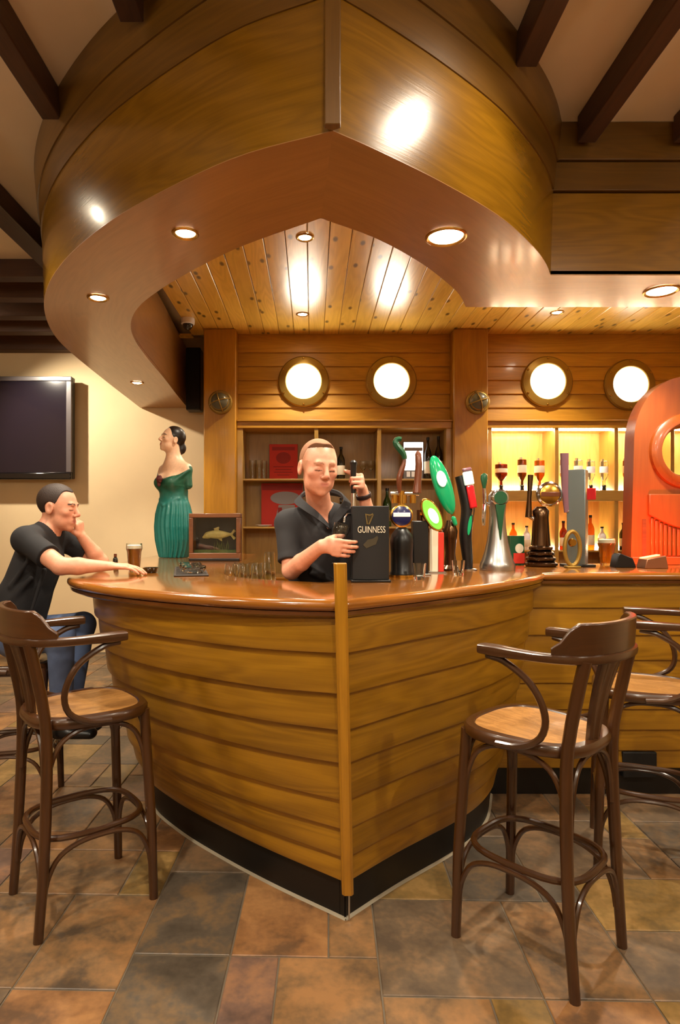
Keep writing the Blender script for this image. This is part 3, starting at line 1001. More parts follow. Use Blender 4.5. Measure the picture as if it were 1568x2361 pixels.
# ================================================================== bar stools
def make_stool():
    r = empty('bar_stool', (0, 0, 0))
    k = dict(world_off=False)
    fr, bk = 0.20, -0.19         # leg positions in x
    for sy in (-1, 1):
        # front legs: splayed, under the seat
        mb = MB(); mb.tube([(fr + 0.008, sy * 0.186, 0.0), (fr, sy * 0.182, 0.30), (fr - 0.02, sy * 0.160, 0.735)], [0.017, 0.019, 0.020], 12)
        mb.build('leg', 'bentwood', r, **k)
        # back legs run up to the arm rail
        pts = catmull([(bk - 0.025, sy * 0.183, 0.0), (bk - 0.005, sy * 0.185, 0.30), (bk + 0.005, sy * 0.175, 0.70), (bk - 0.025, sy * 0.18, 0.9), (bk - 0.055, sy * 0.180, 1.04)], 16)
        mb = MB(); mb.tube(pts, [0.017 + 0.003 * min(1, i / 6) for i in range(16)], 12)
        mb.build('leg', 'bentwood', r, **k)
    # seat: rounded bentwood rim and plywood panel
    def outline(hx, hy, n=48, e=3.0):
        o = []
        for i in range(n):
            a = 2 * math.pi * i / n
            ca, sa = math.cos(a), math.sin(a)
            q = (abs(ca) ** e + abs(sa) ** e) ** (-1 / e)
            wx = hx * q * ca
            o.append((wx, hy * q * sa * (1.0 + 0.10 * ca)))
        return o
    o1, o2, o3 = outline(0.215, 0.205), outline(0.222, 0.212), outline(0.192, 0.182)
    rows = [[(x, y, z) for x, y in o] for o, z in ((o3, 0.718), (o1, 0.718), (o2, 0.728), (o2, 0.746), (o1, 0.756), (o3, 0.758), (outline(0.186, 0.176), 0.752))]
    rows = [[Vector(p) for p in q] + [Vector(q[0])] for q in rows]
    mb = MB(); mb.rows(rows, [i * 0.027 for i in range(49)], [0, 0.03, 0.04, 0.06, 0.07, 0.1, 0.11], closed_rows=True)
    seat = mb.build('seat', 'bentwood', r, smooth=40, **k)
    op = outline(0.188, 0.178)
    mb = MB()
    rows = [[(x * f, y * f, z) for x, y in op] for f, z in ((1.0, 0.735), (1.0, 0.7535), (0.7, 0.7515), (0.35, 0.7495))]
    rows = [[Vector(p) for p in q] + [Vector(q[0])] for q in rows]
    mb.rows(rows)
    n = len(mb.v)
    mb.add([(0, 0, 0.749)] + [tuple(p) for p in rows[-1]], [(0, i + 1, i + 2) for i in range(48)])
    mb.build('seat_panel', 'seat_ply', seat, smooth=40, **k)
    # arm rail: horseshoe
    pts = [(0.075, -0.235, 1.042), (-0.04, -0.240, 1.042), (-0.14, -0.232, 1.042), (-0.222, -0.190, 1.042), (-0.268, -0.11, 1.042), (-0.282, 0, 1.042)]
    pts = pts + [(x, -y, z) for x, y, z in reversed(pts[:-1])]
    path = catmull(pts, 40)
    mb = MB(); mb.tube(path, [0.024 + 0.006 * math.exp(-((i - 2) / 2.5) ** 2) + 0.006 * math.exp(-((i - 37) / 2.5) ** 2) for i in range(40)], 12, flat=0.6)
    arm = mb.build('arm_rail', 'bentwood', r, **k)
    # crest: curved board standing on the back of the rail
    base = path[9:31]
    n = len(base)
    rows = [[], [], [], []]
    for i, p in enumerate(base):
        t = i / (n - 1)
        e = min(1, min(t, 1 - t) / 0.14)
        e = e * e * (3 - 2 * e)
        h = 0.022 + 0.078 * e
        nrm = Vector((p.x + 0.056, p.y, 0)).normalized()
        for j, (o, z) in enumerate(((-0.012, 1.053), (0.014, 1.053), (0.020, 1.053 + h), (-0.004, 1.053 + h))):
            rows[j].append(p + nrm * o + Vector((0, 0, z - p.z)))
    mb = MB(); mb.rows(rows, lengths(base), [0, 0.03, 0.13, 0.16], closed_rows=True)
    mb.add([q[0] for q in rows] + [q[-1] for q in rows], [(0, 1, 2, 3), (7, 6, 5, 4)], [[(0, 0)] * 4] * 2)
    mb.build('crest', 'bentwood', r, smooth=50, bevel=0.004, **k)
    # splat: fan of flutes from the seat to the crest
    rows = []
    for i in range(12):
        t = i / 11
        z = 0.70 + 0.347 * t
        hw = 0.030 + 0.055 * t ** 1.3
        x = -0.200 - 0.074 * t + 0.012 * math.sin(math.pi * t)
        row = []
        m_ = 20
        for j in range(m_ + 1):
            s = -1 + 2 * j / m_
            row.append(Vector((x - 0.004 * math.cos(s * math.pi * 2.5) * (1 - 0.4 * t) + 0.010 * s * s, s * hw, z)))
        rows.append(row)
    us = [r_[0].z for r_ in rows]
    mb = MB(grain=(0, 0, 1)); mb.rows(rows)
    back = [[p + Vector((0.013, 0, 0)) for p in q] for q in rows]
    mb.rows([list(reversed(q)) for q in back])
    for a_, b_ in ((0, 0), (-1, -1)):
        mb.rows([rows[a_], back[b_]])
    mb.rows([[q[0] for q in rows], [q[0] for q in back]]); mb.rows([[q[-1] for q in rows], [q[-1] for q in back]])
    mb.build('splat', 'bentwood', r, smooth=50, **k)
    for sy in (-1, 1):
        # bent arm supports
        pts = catmull([(0.055, sy * 0.235, 1.022), (-0.01, sy * 0.232, 1.008), (-0.095, sy * 0.226, 0.95), (-0.135, sy * 0.215, 0.86), (-0.12, sy * 0.214, 0.785), (-0.05, sy * 0.218, 0.742), (0.03, sy * 0.218, 0.732)], 26)
        mb = MB(); mb.tube(pts, 0.0115, 10); mb.build('arm_support', 'bentwood', r, **k)
    # foot ring (oval, inside the legs) and arched braces
    ring = [(0.02 + 0.198 * math.cos(a), 0.176 * math.sin(a), 0.325) for a in [2 * math.pi * i / 40 for i in range(40)]]
    def sq(p):
        x, y = p[0] - 0.02, p[1]
        a = math.atan2(y / 0.176, x / 0.198)
        e = 3.2
        q = (abs(math.cos(a)) ** e + abs(math.sin(a)) ** e) ** (-1 / e)
        return (0.0 + 0.200 * q * math.cos(a), 0.172 * q * math.sin(a), 0.325)
    ring = [sq(p) for p in ring]; ring.append(ring[0])
    mb = MB(); mb.tube(ring, 0.0115, 10); mb.build('foot_ring', 'bentwood', r, **k)
    fl = {(1, 1): (fr + 0.012, 0.188), (1, -1): (fr + 0.012, -0.188), (-1, 1): (bk - 0.02, 0.186), (-1, -1): (bk - 0.02, -0.186)}
    def arch(a, b, z0, z1, name, rr=0.0095):
        A, B = Vector((*a, 0)), Vector((*b, 0))
        pts = []
        for t, z in ((0.02, z0), (0.05, z0 + 0.4 * (z1 - z0)), (0.14, z0 + 0.78 * (z1 - z0)), (0.30, z0 + 0.96 * (z1 - z0)), (0.5, z1), (0.70, z0 + 0.96 * (z1 - z0)), (0.86, z0 + 0.78 * (z1 - z0)), (0.95, z0 + 0.4 * (z1 - z0)), (0.98, z0)):
            p = A.lerp(B, t); pts.append((p.x * 0.97, p.y * 0.97, z))
        mb = MB(); mb.tube(catmull(pts, 28), rr, 8); mb.build(name, 'bentwood', r, **k)
    for a, b in (((1, 1), (1, -1)), ((1, 1), (-1, 1)), ((1, -1), (-1, -1)), ((-1, 1), (-1, -1))):
        arch(fl[a], fl[b], 0.13, 0.308, 'lower_brace')
        ta = (fl[a][0] * 0.93, fl[a][1] * 0.9); tb = (fl[b][0] * 0.93, fl[b][1] * 0.9)
        A, B = Vector((*ta, 0)), Vector((*tb, 0))
        arch(ta, tb, 0.50, 0.708, 'upper_brace')
    return r


st0 = make_stool()
stools = [
    (0.785, 2.165, 133, 'dark bentwood bar stool facing the curved planks on the beer tap side'),
    (1.47, 2.72, 158, 'dark bentwood bar stool standing at the straight bar front'),
    (-0.895, 2.43, 38, 'empty dark bentwood bar stool on the television side of the stem'),
    (-1.56, 3.22, 12, 'dark bentwood bar stool under the seated man'),
]
for i, (x, y, a, lb) in enumerate(stools):
    o = st0 if i == 0 else copy_tree(st0)
    o.location = (x, y, 0.0); o.rotation_euler = (0, 0, math.radians(a))
    tag(o, lb, 'bar stool', 'bentwood bar stools')
# ================================================================== signed-distance modelling (statues, people, cast fittings)
class Field:
    def __init__(s, lo, hi, h):
        s.lo = np.array(lo, float); s.h = h
        s.n = np.ceil((np.array(hi, float) - s.lo) / h).astype(int) + 1
        s.D = np.full(s.n, 1.0, np.float32)

    def block(s, lo, hi):
        a = np.clip(np.floor((np.array(lo) - s.lo) / s.h).astype(int), 0, s.n)
        b = np.clip(np.ceil((np.array(hi) - s.lo) / s.h).astype(int) + 1, 0, s.n)
        if np.any(b <= a):
            return None
        ax = [(s.lo[i] + s.h * np.arange(a[i], b[i])).astype(np.float32) for i in range(3)]
        return (slice(a[0], b[0]), slice(a[1], b[1]), slice(a[2], b[2])), ax[0][:, None, None], ax[1][None, :, None], ax[2][None, None, :]

    def put(s, fn, lo, hi, k=0.01, mode='u'):
        m = k + 4 * s.h
        r = s.block(np.array(lo) - m, np.array(hi) + m)
        if r is None:
            return s
        sl, x, y, z = r
        b = fn(x, y, z)
        a = s.D[sl]
        if mode == 'u':
            if k > 0:
                t = np.clip(0.5 + 0.5 * (b - a) / k, 0, 1)
                s.D[sl] = b + (a - b) * t - k * t * (1 - t)
            else:
                s.D[sl] = np.minimum(a, b)
        elif mode == 'd':
            b = -b
            t = np.clip(0.5 - 0.5 * (b - a) / k, 0, 1)
            s.D[sl] = b + (a - b) * t + k * t * (1 - t)
        return s

    def cap(s, a, b, ra, rb, k=0.01, mode='u', cut=None):
        a, b = np.array(a, float), np.array(b, float)
        ba = b - a; L2 = float(ba @ ba) + 1e-12

        def fn(x, y, z):
            t = np.clip(((x - a[0]) * ba[0] + (y - a[1]) * ba[1] + (z - a[2]) * ba[2]) / L2, 0, 1)
            d = np.sqrt((x - a[0] - t * ba[0]) ** 2 + (y - a[1] - t * ba[1]) ** 2 + (z - a[2] - t * ba[2]) ** 2) - (ra + (rb - ra) * t)
            if cut is not None:
                p, n = cut
                d = np.maximum(d, (x - p[0]) * n[0] + (y - p[1]) * n[1] + (z - p[2]) * n[2])
            return d
        r = max(ra, rb)
        return s.put(fn, np.minimum(a, b) - r, np.maximum(a, b) + r, k, mode)

    def ecap(s, a, b, wa, wb, side, k=0.02, mode='u', cut=None):
        """tapered capsule with an elliptic section: wa, wb = (half width along side, half depth)"""
        a, b = np.array(a, float), np.array(b, float)
        ba = b - a; L = float(np.linalg.norm(ba)) + 1e-9; t_ = ba / L
        sd = np.array(side, float); sd = sd - t_ * (sd @ t_); sd /= np.linalg.norm(sd)
        fr = np.cross(t_, sd)

        def fn(x, y, z):
            px, py, pz = x - a[0], y - a[1], z - a[2]
            h = px * t_[0] + py * t_[1] + pz * t_[2]
            t = np.clip(h / L, 0, 1)
            e = h - t * L
            u = px * sd[0] + py * sd[1] + pz * sd[2]
            v = px * fr[0] + py * fr[1] + pz * fr[2]
            w_ = wa[0] + (wb[0] - wa[0]) * t
            d_ = wa[1] + (wb[1] - wa[1]) * t
            mn = np.minimum(w_, d_)
            r = (np.sqrt((u / w_) ** 2 + (v / d_) ** 2 + (e / mn) ** 2) - 1) * mn
            if cut is not None:
                p, n = cut
                r = np.maximum(r, (x - p[0]) * n[0] + (y - p[1]) * n[1] + (z - p[2]) * n[2])
            return r
        r = max(*wa, *wb)
        return s.put(fn, np.minimum(a, b) - r, np.maximum(a, b) + r, k, mode)

    def ell(s, c, r, R=None, k=0.01, mode='u'):
        c, r = np.array(c, float), np.array(r, float)
        R = np.eye(3) if R is None else np.array(R)

        def fn(x, y, z):
            p = [x - c[0], y - c[1], z - c[2]]
            q = [p[0] * R[0, i] + p[1] * R[1, i] + p[2] * R[2, i] for i in range(3)]
            k0 = np.sqrt(sum((q[i] / r[i]) ** 2 for i in range(3)))
            k1 = np.sqrt(sum((q[i] / r[i] ** 2) ** 2 for i in range(3))) + 1e-6
            return k0 * (k0 - 1) / k1
        m = r.max()
        return s.put(fn, c - m, c + m, k, mode)

    def keep(s, fn):
        """intersect the whole field with fn < 0"""
        x = (s.lo[0] + s.h * np.arange(s.n[0]))[:, None, None].astype(np.float32)
        y = (s.lo[1] + s.h * np.arange(s.n[1]))[None, :, None].astype(np.float32)
        z = (s.lo[2] + s.h * np.arange(s.n[2]))[None, None, :].astype(np.float32)
        s.D = np.maximum(s.D, fn(x, y, z)).astype(np.float32)
        return s

    def mesh(s):
        D = s.D
        neg = D < 0
        nx, ny, nz = D.shape
        cnt = np.zeros((nx - 1, ny - 1, nz - 1), np.int8)
        offs = [(i, j, k) for i in (0, 1) for j in (0, 1) for k in (0, 1)]
        for i, j, k in offs:
            cnt += neg[i:nx - 1 + i, j:ny - 1 + j, k:nz - 1 + k]
        ci = np.argwhere((cnt > 0) & (cnt < 8))
        idx = np.full(cnt.shape, -1, np.int64)
        idx[ci[:, 0], ci[:, 1], ci[:, 2]] = np.arange(len(ci))
        acc = np.zeros((len(ci), 3)); num = np.zeros(len(ci))
        val = {o: D[ci[:, 0] + o[0], ci[:, 1] + o[1], ci[:, 2] + o[2]] for o in offs}
        for o in offs:
            for ax in range(3):
                if o[ax] == 0:
                    q = list(o); q[ax] = 1; q = tuple(q)
                    a, b = val[o], val[q]
                    m = (a < 0) != (b < 0)
                    t = np.where(m, a / np.where(m, a - b, 1), 0)
                    p = np.tile(np.array(o, float), (len(ci), 1)); p[:, ax] += t
                    acc[m] += p[m]; num[m] += 1
        V = s.lo + (ci + acc / num[:, None]) * s.h
        quads = []
        for ax in range(3):
            o1, o2 = [(1, 2), (2, 0), (0, 1)][ax]
            sl0 = [slice(0, n) for n in D.shape]; sl1 = [slice(0, n) for n in D.shape]
            sl0[ax] = slice(0, D.shape[ax] - 1); sl1[ax] = slice(1, D.shape[ax])
            a, b = neg[tuple(sl0)], neg[tuple(sl1)]
            e = np.argwhere(a != b)
            e = e[(e[:, o1] > 0) & (e[:, o2] > 0) & (e[:, o1] < D.shape[o1] - 1) & (e[:, o2] < D.shape[o2] - 1)]
            c = []
            for d1, d2 in ((-1, -1), (0, -1), (0, 0), (-1, 0)):
                q = e.copy(); q[:, o1] += d1; q[:, o2] += d2
                c.append(idx[q[:, 0], q[:, 1], q[:, 2]])
            c = np.stack(c, 1)
            fl = ~a[e[:, 0], e[:, 1], e[:, 2]]
            c[fl] = c[fl][:, ::-1]
            quads.append(c)
        Q = np.concatenate(quads)
        Q = Q[(Q >= 0).all(1)]
        return V, Q

    def build(s, name, mat, parent=None, colour=None, relax=1, loc=None):
        V, Q = s.mesh()
        if relax:
            for _ in range(relax):
                acc = np.zeros_like(V); n = np.zeros(len(V))
                for i in range(4):
                    j = (i + 1) % 4
                    np.add.at(acc, Q[:, i], V[Q[:, j]]); np.add.at(acc, Q[:, j], V[Q[:, i]])
                    np.add.at(n, Q[:, i], 1); np.add.at(n, Q[:, j], 1)
                V = V * 0.5 + 0.5 * acc / np.maximum(n, 1)[:, None]
        o3 = np.array(loc) if loc is not None else (np.array(parent_world(parent)) if parent is not None else np.zeros(3))
        me = bpy.data.meshes.new(name)
        me.vertices.add(len(V)); me.vertices.foreach_set('co', (V - o3).astype(np.float32).ravel())
        me.loops.add(len(Q) * 4); me.loops.foreach_set('vertex_index', Q.ravel().astype(np.int32))
        me.polygons.add(len(Q)); me.polygons.foreach_set('loop_start', np.arange(0, len(Q) * 4, 4, dtype=np.int32))
        me.update(calc_edges=True); me.validate()
        me.shade_smooth()
        if colour is not None:
            c = colour(V)
            at = me.color_attributes.new('Col', 'FLOAT_COLOR', 'POINT')
            at.data.foreach_set('color', np.concatenate([c, np.ones((len(V), 1))], 1).astype(np.float32).ravel())
        me.materials.append(M[mat] if isinstance(mat, str) else mat)
        ob = bpy.data.objects.new(name, me); COL.objects.link(ob)
        if parent is not None:
            ob.parent = parent
        elif loc is not None:
            ob.location = loc
        return ob


def vcol_mat(name, rough=0.5, subs=0.0, coat=0.0):
    m, nt, b = new_mat(name)
    a = nt.nodes.new('ShaderNodeAttribute'); a.attribute_name = 'Col'
    n = nt.nodes.new('ShaderNodeTexNoise'); n.inputs['Scale'].default_value = 60; n.inputs['Detail'].default_value = 4
    tc = nt.nodes.new('ShaderNodeTexCoord'); nt.links.new(tc.outputs['Object'], n.inputs['Vector'])
    hs = nt.nodes.new('ShaderNodeHueSaturation')
    mp = nt.nodes.new('ShaderNodeMapRange'); mp.inputs[1].default_value = 0.3; mp.inputs[2].default_value = 0.7; mp.inputs[3].default_value = 0.93; mp.inputs[4].default_value = 1.07
    nt.links.new(n.outputs['Fac'], mp.inputs[0]); nt.links.new(mp.outputs[0], hs.inputs['Value'])
    nt.links.new(a.outputs['Color'], hs.inputs['Color']); nt.links.new(hs.outputs[0], b.inputs['Base Color'])
    b.inputs['Roughness'].default_value = rough
    b.inputs['Coat Weight'].default_value = coat
    if subs:
        b.inputs['Subsurface Weight'].default_value = subs
        b.inputs['Subsurface Radius'].default_value = (0.012, 0.005, 0.003)
        b.inputs['Subsurface Scale'].default_value = 1.0
    return m


def rot_to(f, up=(0, 0, 1)):
    """3x3 with columns x (right of the face), y = forward f, z = up"""
    f = np.array(f, float); f /= np.linalg.norm(f)
    u = np.array(up, float); x = np.cross(f, u); x /= np.linalg.norm(x)
    z = np.cross(x, f)
    return np.stack([x, f, z], 1)


def A(v):
    return np.array(tuple(v), float)


LN = lambda *c: np.array(lin(*c)[:3])


# ---- a head in its own frame: x to the side, y forward, z up; 0.245 m tall
class Head:
    def __init__(s, c, R, sc=1.0):
        s.c, s.R, s.sc = A(c), R, sc

    def W(s, *v):
        return s.c + s.R @ (np.array(v, float) * s.sc)

    def local(s, V):
        return (V - s.c) @ s.R / s.sc

    def put(s, F, female=False):
        W, R, q = s.W, s.R, s.sc
        E = lambda c, r, k=0.01, mode='u': F.ell(W(*c), np.array(r) * q, R, k * q, mode)
        C = lambda a, b, ra, rb, k=0.01, mode='u': F.cap(W(*a), W(*b), ra * q, rb * q, k * q, mode)
        E((0, -0.014, 0.036), (0.077, 0.098, 0.087))
        E((0, 0.026, -0.012), (0.066, 0.064, 0.088), 0.03)
        E((0, 0.028, -0.070), (0.059, 0.052, 0.044), 0.03)
        E((0, 0.068, -0.098), (0.022, 0.017, 0.019), 0.02)
        C((-0.032, 0.082, 0.024), (0.032, 0.082, 0.024), 0.010, 0.010, 0.014)
        for sx in (-1, 1):
            E((sx * 0.042, 0.062, -0.020), (0.020, 0.018, 0.016), 0.02)
            E((sx * 0.031, 0.097, 0.004), (0.018, 0.014, 0.011), 0.010, 'd')
            E((sx * 0.0305, 0.0775, 0.001), (0.0145, 0.0125, 0.0115), 0.004)
            C((sx * 0.044, 0.078, -0.003), (sx * 0.018, 0.084, -0.004), 0.003, 0.003, 0.004)
            E((sx * 0.081, -0.008, -0.006), (0.009, 0.021, 0.033), 0.006)
            E((sx * 0.090, -0.004, -0.002), (0.007, 0.011, 0.018), 0.005, 'd')
        C((0, 0.088, 0.016), (0, 0.110, -0.026), 0.0085, 0.0125, 0.010)
        for sx in (-1, 1):
            E((sx * 0.0115, 0.098, -0.033), (0.009, 0.011, 0.008), 0.006)
        E((0, 0.079, -0.063), (0.028, 0.013, 0.020), 0.015)
        C((-0.017, 0.087, -0.058), (0.017, 0.087, -0.058), 0.0050, 0.0050, 0.005)
        C((-0.015, 0.087, -0.0690), (0.015, 0.087, -0.0690), 0.0058, 0.0058, 0.005)
        C((-0.022, 0.094, -0.0636), (0.022, 0.094, -0.0636), 0.0022, 0.0022, 0.003, 'd')

    def colour(s, V, skin, lips, brow, blush=None):
        q = s.local(V)
        c = np.tile(skin, (len(V), 1))
        if blush is not None:
            for sx in (-1, 1):
                w_ = np.exp(-(((q - np.array([sx * 0.042, 0.07, -0.035])) / 0.024) ** 2).sum(1))
                c = c + (blush - c) * (0.35 * w_)[:, None]
            w_ = np.exp(-(((q - np.array([0, 0.112, -0.028])) / 0.014) ** 2).sum(1))
            c = c + (blush - c) * (0.5 * w_)[:, None]
        front = q[:, 1] > 0.05
        l = np.exp(-((q[:, 0] / 0.019) ** 4 + ((q[:, 2] + 0.0638) / 0.0092) ** 4)) * (q[:, 1] > 0.07)
        c = c + (lips - c) * l[:, None]
        for sx in (-1, 1):
            bx = q[:, 0] * sx
            zc = 0.023 + 0.005 * np.sin(np.clip((bx - 0.012) / 0.036, 0, 1) * math.pi)
            m = front & (bx > 0.011) & (bx < 0.049) & (np.abs(q[:, 2] - zc) < 0.0036)
            c[m] = brow
            m = front & (np.abs(bx - 0.0305) < 0.0145) & (np.abs(q[:, 2] + 0.0060) < 0.0022) & (q[:, 1] > 0.078)
            c[m] = np.array((0.10, 0.045, 0.03))
        return c


def hand(F, wrist, fwd, palm, thumb_side, curls, thumb=(0.5, 0.3), sc=1.0, spread=0.02, k=0.006):
    """wrist point, direction of the fingers, direction the palm faces, direction of the thumb side; curls per finger (index first), radians per joint"""
    w_, f, p, t = A(wrist), A(fwd), A(palm), A(thumb_side)
    f /= np.linalg.norm(f); p -= f * (p @ f); p /= np.linalg.norm(p); t -= f * (t @ f); t -= p * (t @ p); t /= np.linalg.norm(t)
    kn = w_ + f * 0.088 * sc
    F.ecap(w_ + f * 0.012 * sc, w_ + f * 0.076 * sc, (0.030 * sc, 0.017 * sc), (0.039 * sc, 0.0145 * sc), t, 0.012)
    lens = [(0.042, 0.026, 0.021), (0.046, 0.029, 0.022), (0.043, 0.027, 0.021), (0.034, 0.021, 0.019)]
    for i in range(4):
        off = (0.030 - 0.0205 * i)
        base = kn + t * off * sc - f * (0.004 + 0.005 * abs(i - 1)) * sc
        d = f + t * spread * (1.5 - i); d /= np.linalg.norm(d)
        r0 = (0.0094, 0.0096, 0.0092, 0.0082)[i] * sc
        F.cap(base - d * 0.02 * sc, base, r0 * 1.1, r0 * 1.15, k)
        ang = 0
        pt = base
        cs = curls[i]
        for j in range(3):
            ang += cs[j]
            dd = d * math.cos(ang) + p * math.sin(ang)
            nx_ = pt + dd * lens[i][j] * sc
            F.cap(pt, nx_, r0 * (1.02 - 0.09 * j), r0 * (0.95 - 0.10 * j), 0.003)
            pt = nx_
    # thumb leaves the side of the palm near its base
    tb = w_ + f * 0.026 * sc + t * 0.028 * sc + p * 0.006 * sc
    d1 = f * 0.72 + t * 0.62 * (1 - thumb[0] * 0.5) + p * thumb[0]; d1 /= np.linalg.norm(d1)
    d2 = f * 0.85 + t * 0.25 * (1 - thumb[1]) + p * (thumb[1] + thumb[0] * 0.5); d2 /= np.linalg.norm(d2)
    a1 = tb + d1 * 0.042 * sc; a2 = a1 + d2 * 0.033 * sc; a3 = a2 + (d2 * 0.9 + p * 0.25) * 0.026 * sc
    F.cap(tb, a1, 0.0165 * sc, 0.0125 * sc, 0.010); F.cap(a1, a2, 0.0118 * sc, 0.0108 * sc, 0.003); F.cap(a2, a3, 0.0108 * sc, 0.0085 * sc, 0.003)
    return dict(kn=kn, p=p, t=t, f=f)


M['skin'] = vcol_mat('skin', 0.5, subs=0.15)
M['statue_paint'] = vcol_mat('statue_paint', 0.42, coat=0.25)
M['hair_light'] = plain('short_fair_hair', (142, 96, 66), 0.7, noise=0.35, nscale=400, bump=0.5)
M['hair_dark'] = plain('short_dark_hair', (44, 28, 20), 0.6, noise=0.35, nscale=300, bump=0.5)
M['shirt'] = plain('black_shirt_cotton', (30, 28, 30), 0.8, noise=0.2, nscale=8, bump=0.3)
M['tee'] = plain('black_tee_cotton', (24, 22, 24), 0.85, noise=0.2, nscale=8, bump=0.3)
M['jeans'] = plain('blue_denim', (84, 100, 134), 0.85, noise=0.35, nscale=14, bump=0.4)
M['trousers'] = plain('dark_trousers', (24, 24, 30), 0.85)
M['watch'] = plain('watch_strap', (40, 22, 20), 0.5)
M['statue_hair'] = plain('painted_black_hair', (26, 20, 16), 0.4, coat=0.2)
M['rose'] = plain('dark_red_rose', (92, 36, 34), 0.6)
# ================================================================== people
def person_colour(head, skin, lips, brow, blush, lit=None):
    return lambda V: head.colour(V, skin, lips, brow, blush)


# ---------------------------------------------------------------- man behind the bar
bar = empty('person', (0.04, 3.05, 0.0), 0, 'man in a black open-collar shirt pulling a pint behind the bar', 'person', None)
H1 = Head(P(734, 1078, 2.875), rot_to((0.36, -1.0, -0.20), (0.03, 0, 1)), 1.07)
nb = A(P(740, 1176, 3.0)); sR = A(P(664, 1206, 3.0)); sL = A(P(828, 1200, 3.04))
eR = A(P(671, 1316, 2.91)); wR = A(P(742, 1258, 2.715))
eL = A((0.31, 3.06, 1.37)); wL = A((0.238, 2.968, 1.622))
chest = A((0.055, 3.035, 1.39)); waist = A((0.035, 3.06, 1.10)); pelv = A((0.035, 3.07, 0.95))
F = Field((-0.30, 2.60, 0.86), (0.44, 3.27, 1.80), 0.0042)
H1.put(F)
F.cap(H1.W(0, -0.022, -0.055), nb + A((0, 0.03, -0.03)), 0.056, 0.060, 0.02)
F.ecap(chest, waist, (0.150, 0.098), (0.135, 0.092), (1, 0.05, 0), 0.03)
F.ecap(waist, pelv, (0.135, 0.092), (0.150, 0.100), (1, 0, 0), 0.03)
F.cap(sR + A((0.03, 0.01, -0.01)), sL + A((-0.03, 0.01, -0.01)), 0.052, 0.052, 0.04)
for s_ in (sR, sL):
    F.cap(nb + A((0, 0.03, -0.01)), s_, 0.050, 0.045, 0.035)
F.cap(sR, eR, 0.050, 0.041, 0.02); F.cap(eR, eR + (wR - eR) * 0.35, 0.041, 0.040, 0.012); F.ecap(eR + (wR - eR) * 0.35, wR, (0.039, 0.039), (0.029, 0.022), (0, 0, 1), 0.012)
F.cap(sL, eL, 0.050, 0.041, 0.02); F.cap(eL, eL + (wL - eL) * 0.35, 0.041, 0.040, 0.012); F.ecap(eL + (wL - eL) * 0.35, wL, (0.038, 0.038), (0.026, 0.029), (1, 0, 0), 0.012)
hand(F, wR, (0.95, -0.02, -0.12), (0.10, 1, 0.05), (0.1, 0, 1), [(0.10, 0.55, 0.45), (0.12, 0.6, 0.5), (0.15, 0.6, 0.5), (0.2, 0.6, 0.5)], (0.75, 0.5), 1.0)
hand(F, wL, (-0.10, -0.87, 0.42), (-1, 0, 0), (0, 0.42, 0.87), [(1.42, 1.45, 1.0)] * 4, (0.55, 0.65), 0.98, spread=0.0)
SK = LN(206, 144, 116)


def barman_colour(V):
    c = H1.colour(V, SK, LN(186, 112, 94), LN(168, 112, 84), LN(198, 120, 98))
    q = H1.local(V)
    rec = 0.9 * np.clip(np.abs(q[:, 0]) - 0.022, 0, 0.03) * (q[:, 2] > 0.03)
    e = (q[:, 1] - (0.050 + 0.42 * (q[:, 2] - 0.02) - rec)) / 0.012     # cropped hair thins out towards the brow
    k = np.clip(0.5 - e * 0.5, 0, 1) * np.clip((q[:, 2] + 0.035) / 0.02, 0, 1) * (np.abs(q[:, 0]) < 0.0805) * 0.85
    return c + (LN(164, 112, 82) - c) * k[:, None]


F.build('body', 'skin', bar, barman_colour, 1)


def hair_shell(head, grow, fn, h, name, mat, parent):
    c = head.c
    F = Field(c - 0.17 * head.sc, c + 0.17 * head.sc, h)
    q = head.sc
    F.ell(head.W(0, -0.014, 0.036), (np.array((0.077, 0.098, 0.087)) + grow) * q, head.R, 0.0)

    def loc(x, y, z):
        p = [x - c[0], y - c[1], z - c[2]]
        return [(p[0] * head.R[0, i] + p[1] * head.R[1, i] + p[2] * head.R[2, i]) / q for i in range(3)]
    F.keep(lambda x, y, z: fn(*loc(x, y, z)))
    return F.build(name, mat, parent, None, 1)


def hairline(front, slope, low):
    def fn(x, y, z):
        a = y - (front + slope * (z - 0.02)) - 0.012 * np.cos(x * 60)
        b = low - z + 0.25 * np.maximum(y, 0)
        ear = 0.034 - np.sqrt((y + 0.006) ** 2 + (z + 0.006) ** 2)
        return np.maximum(np.maximum(a, b), ear + 0.0 * x)
    return fn


hair_shell(H1, 0.0012, hairline(0.004, 0.36, -0.05), 0.003, 'hair', 'hair_light', bar)
# shirt
F = Field((-0.32, 2.74, 0.90), (0.44, 3.27, 1.64), 0.0045)
g = 0.012
F.ecap(chest, waist, (0.150 + g, 0.098 + g), (0.142 + g, 0.098 + g), (1, 0.05, 0), 0.03)
F.ecap(waist, pelv + A((0, 0, 0.04)), (0.142 + g, 0.098 + g), (0.155 + g, 0.106 + g), (1, 0, 0), 0.03)
F.cap(sR + A((0.03, 0.01, -0.01)), sL + A((-0.03, 0.01, -0.01)), 0.052 + g, 0.052 + g, 0.04)
for s_ in (sR, sL):
    F.cap(nb + A((0, 0.03, -0.012)), s_, 0.050 + g, 0.045 + g, 0.035)
for s_, e_, tt in ((sR, eR, 0.80), (sL, eL, 0.85)):
    d_ = (e_ - s_) / np.linalg.norm(e_ - s_)
    end = s_ + (e_ - s_) * tt
    F.cap(s_, s_ + (e_ - s_) * 1.0, 0.050 + g, 0.056, 0.03, cut=(end, d_))
    F.cap(end - d_ * 0.012, end + d_ * 0.05, 0.0595, 0.0595, 0.004, cut=(end, d_))
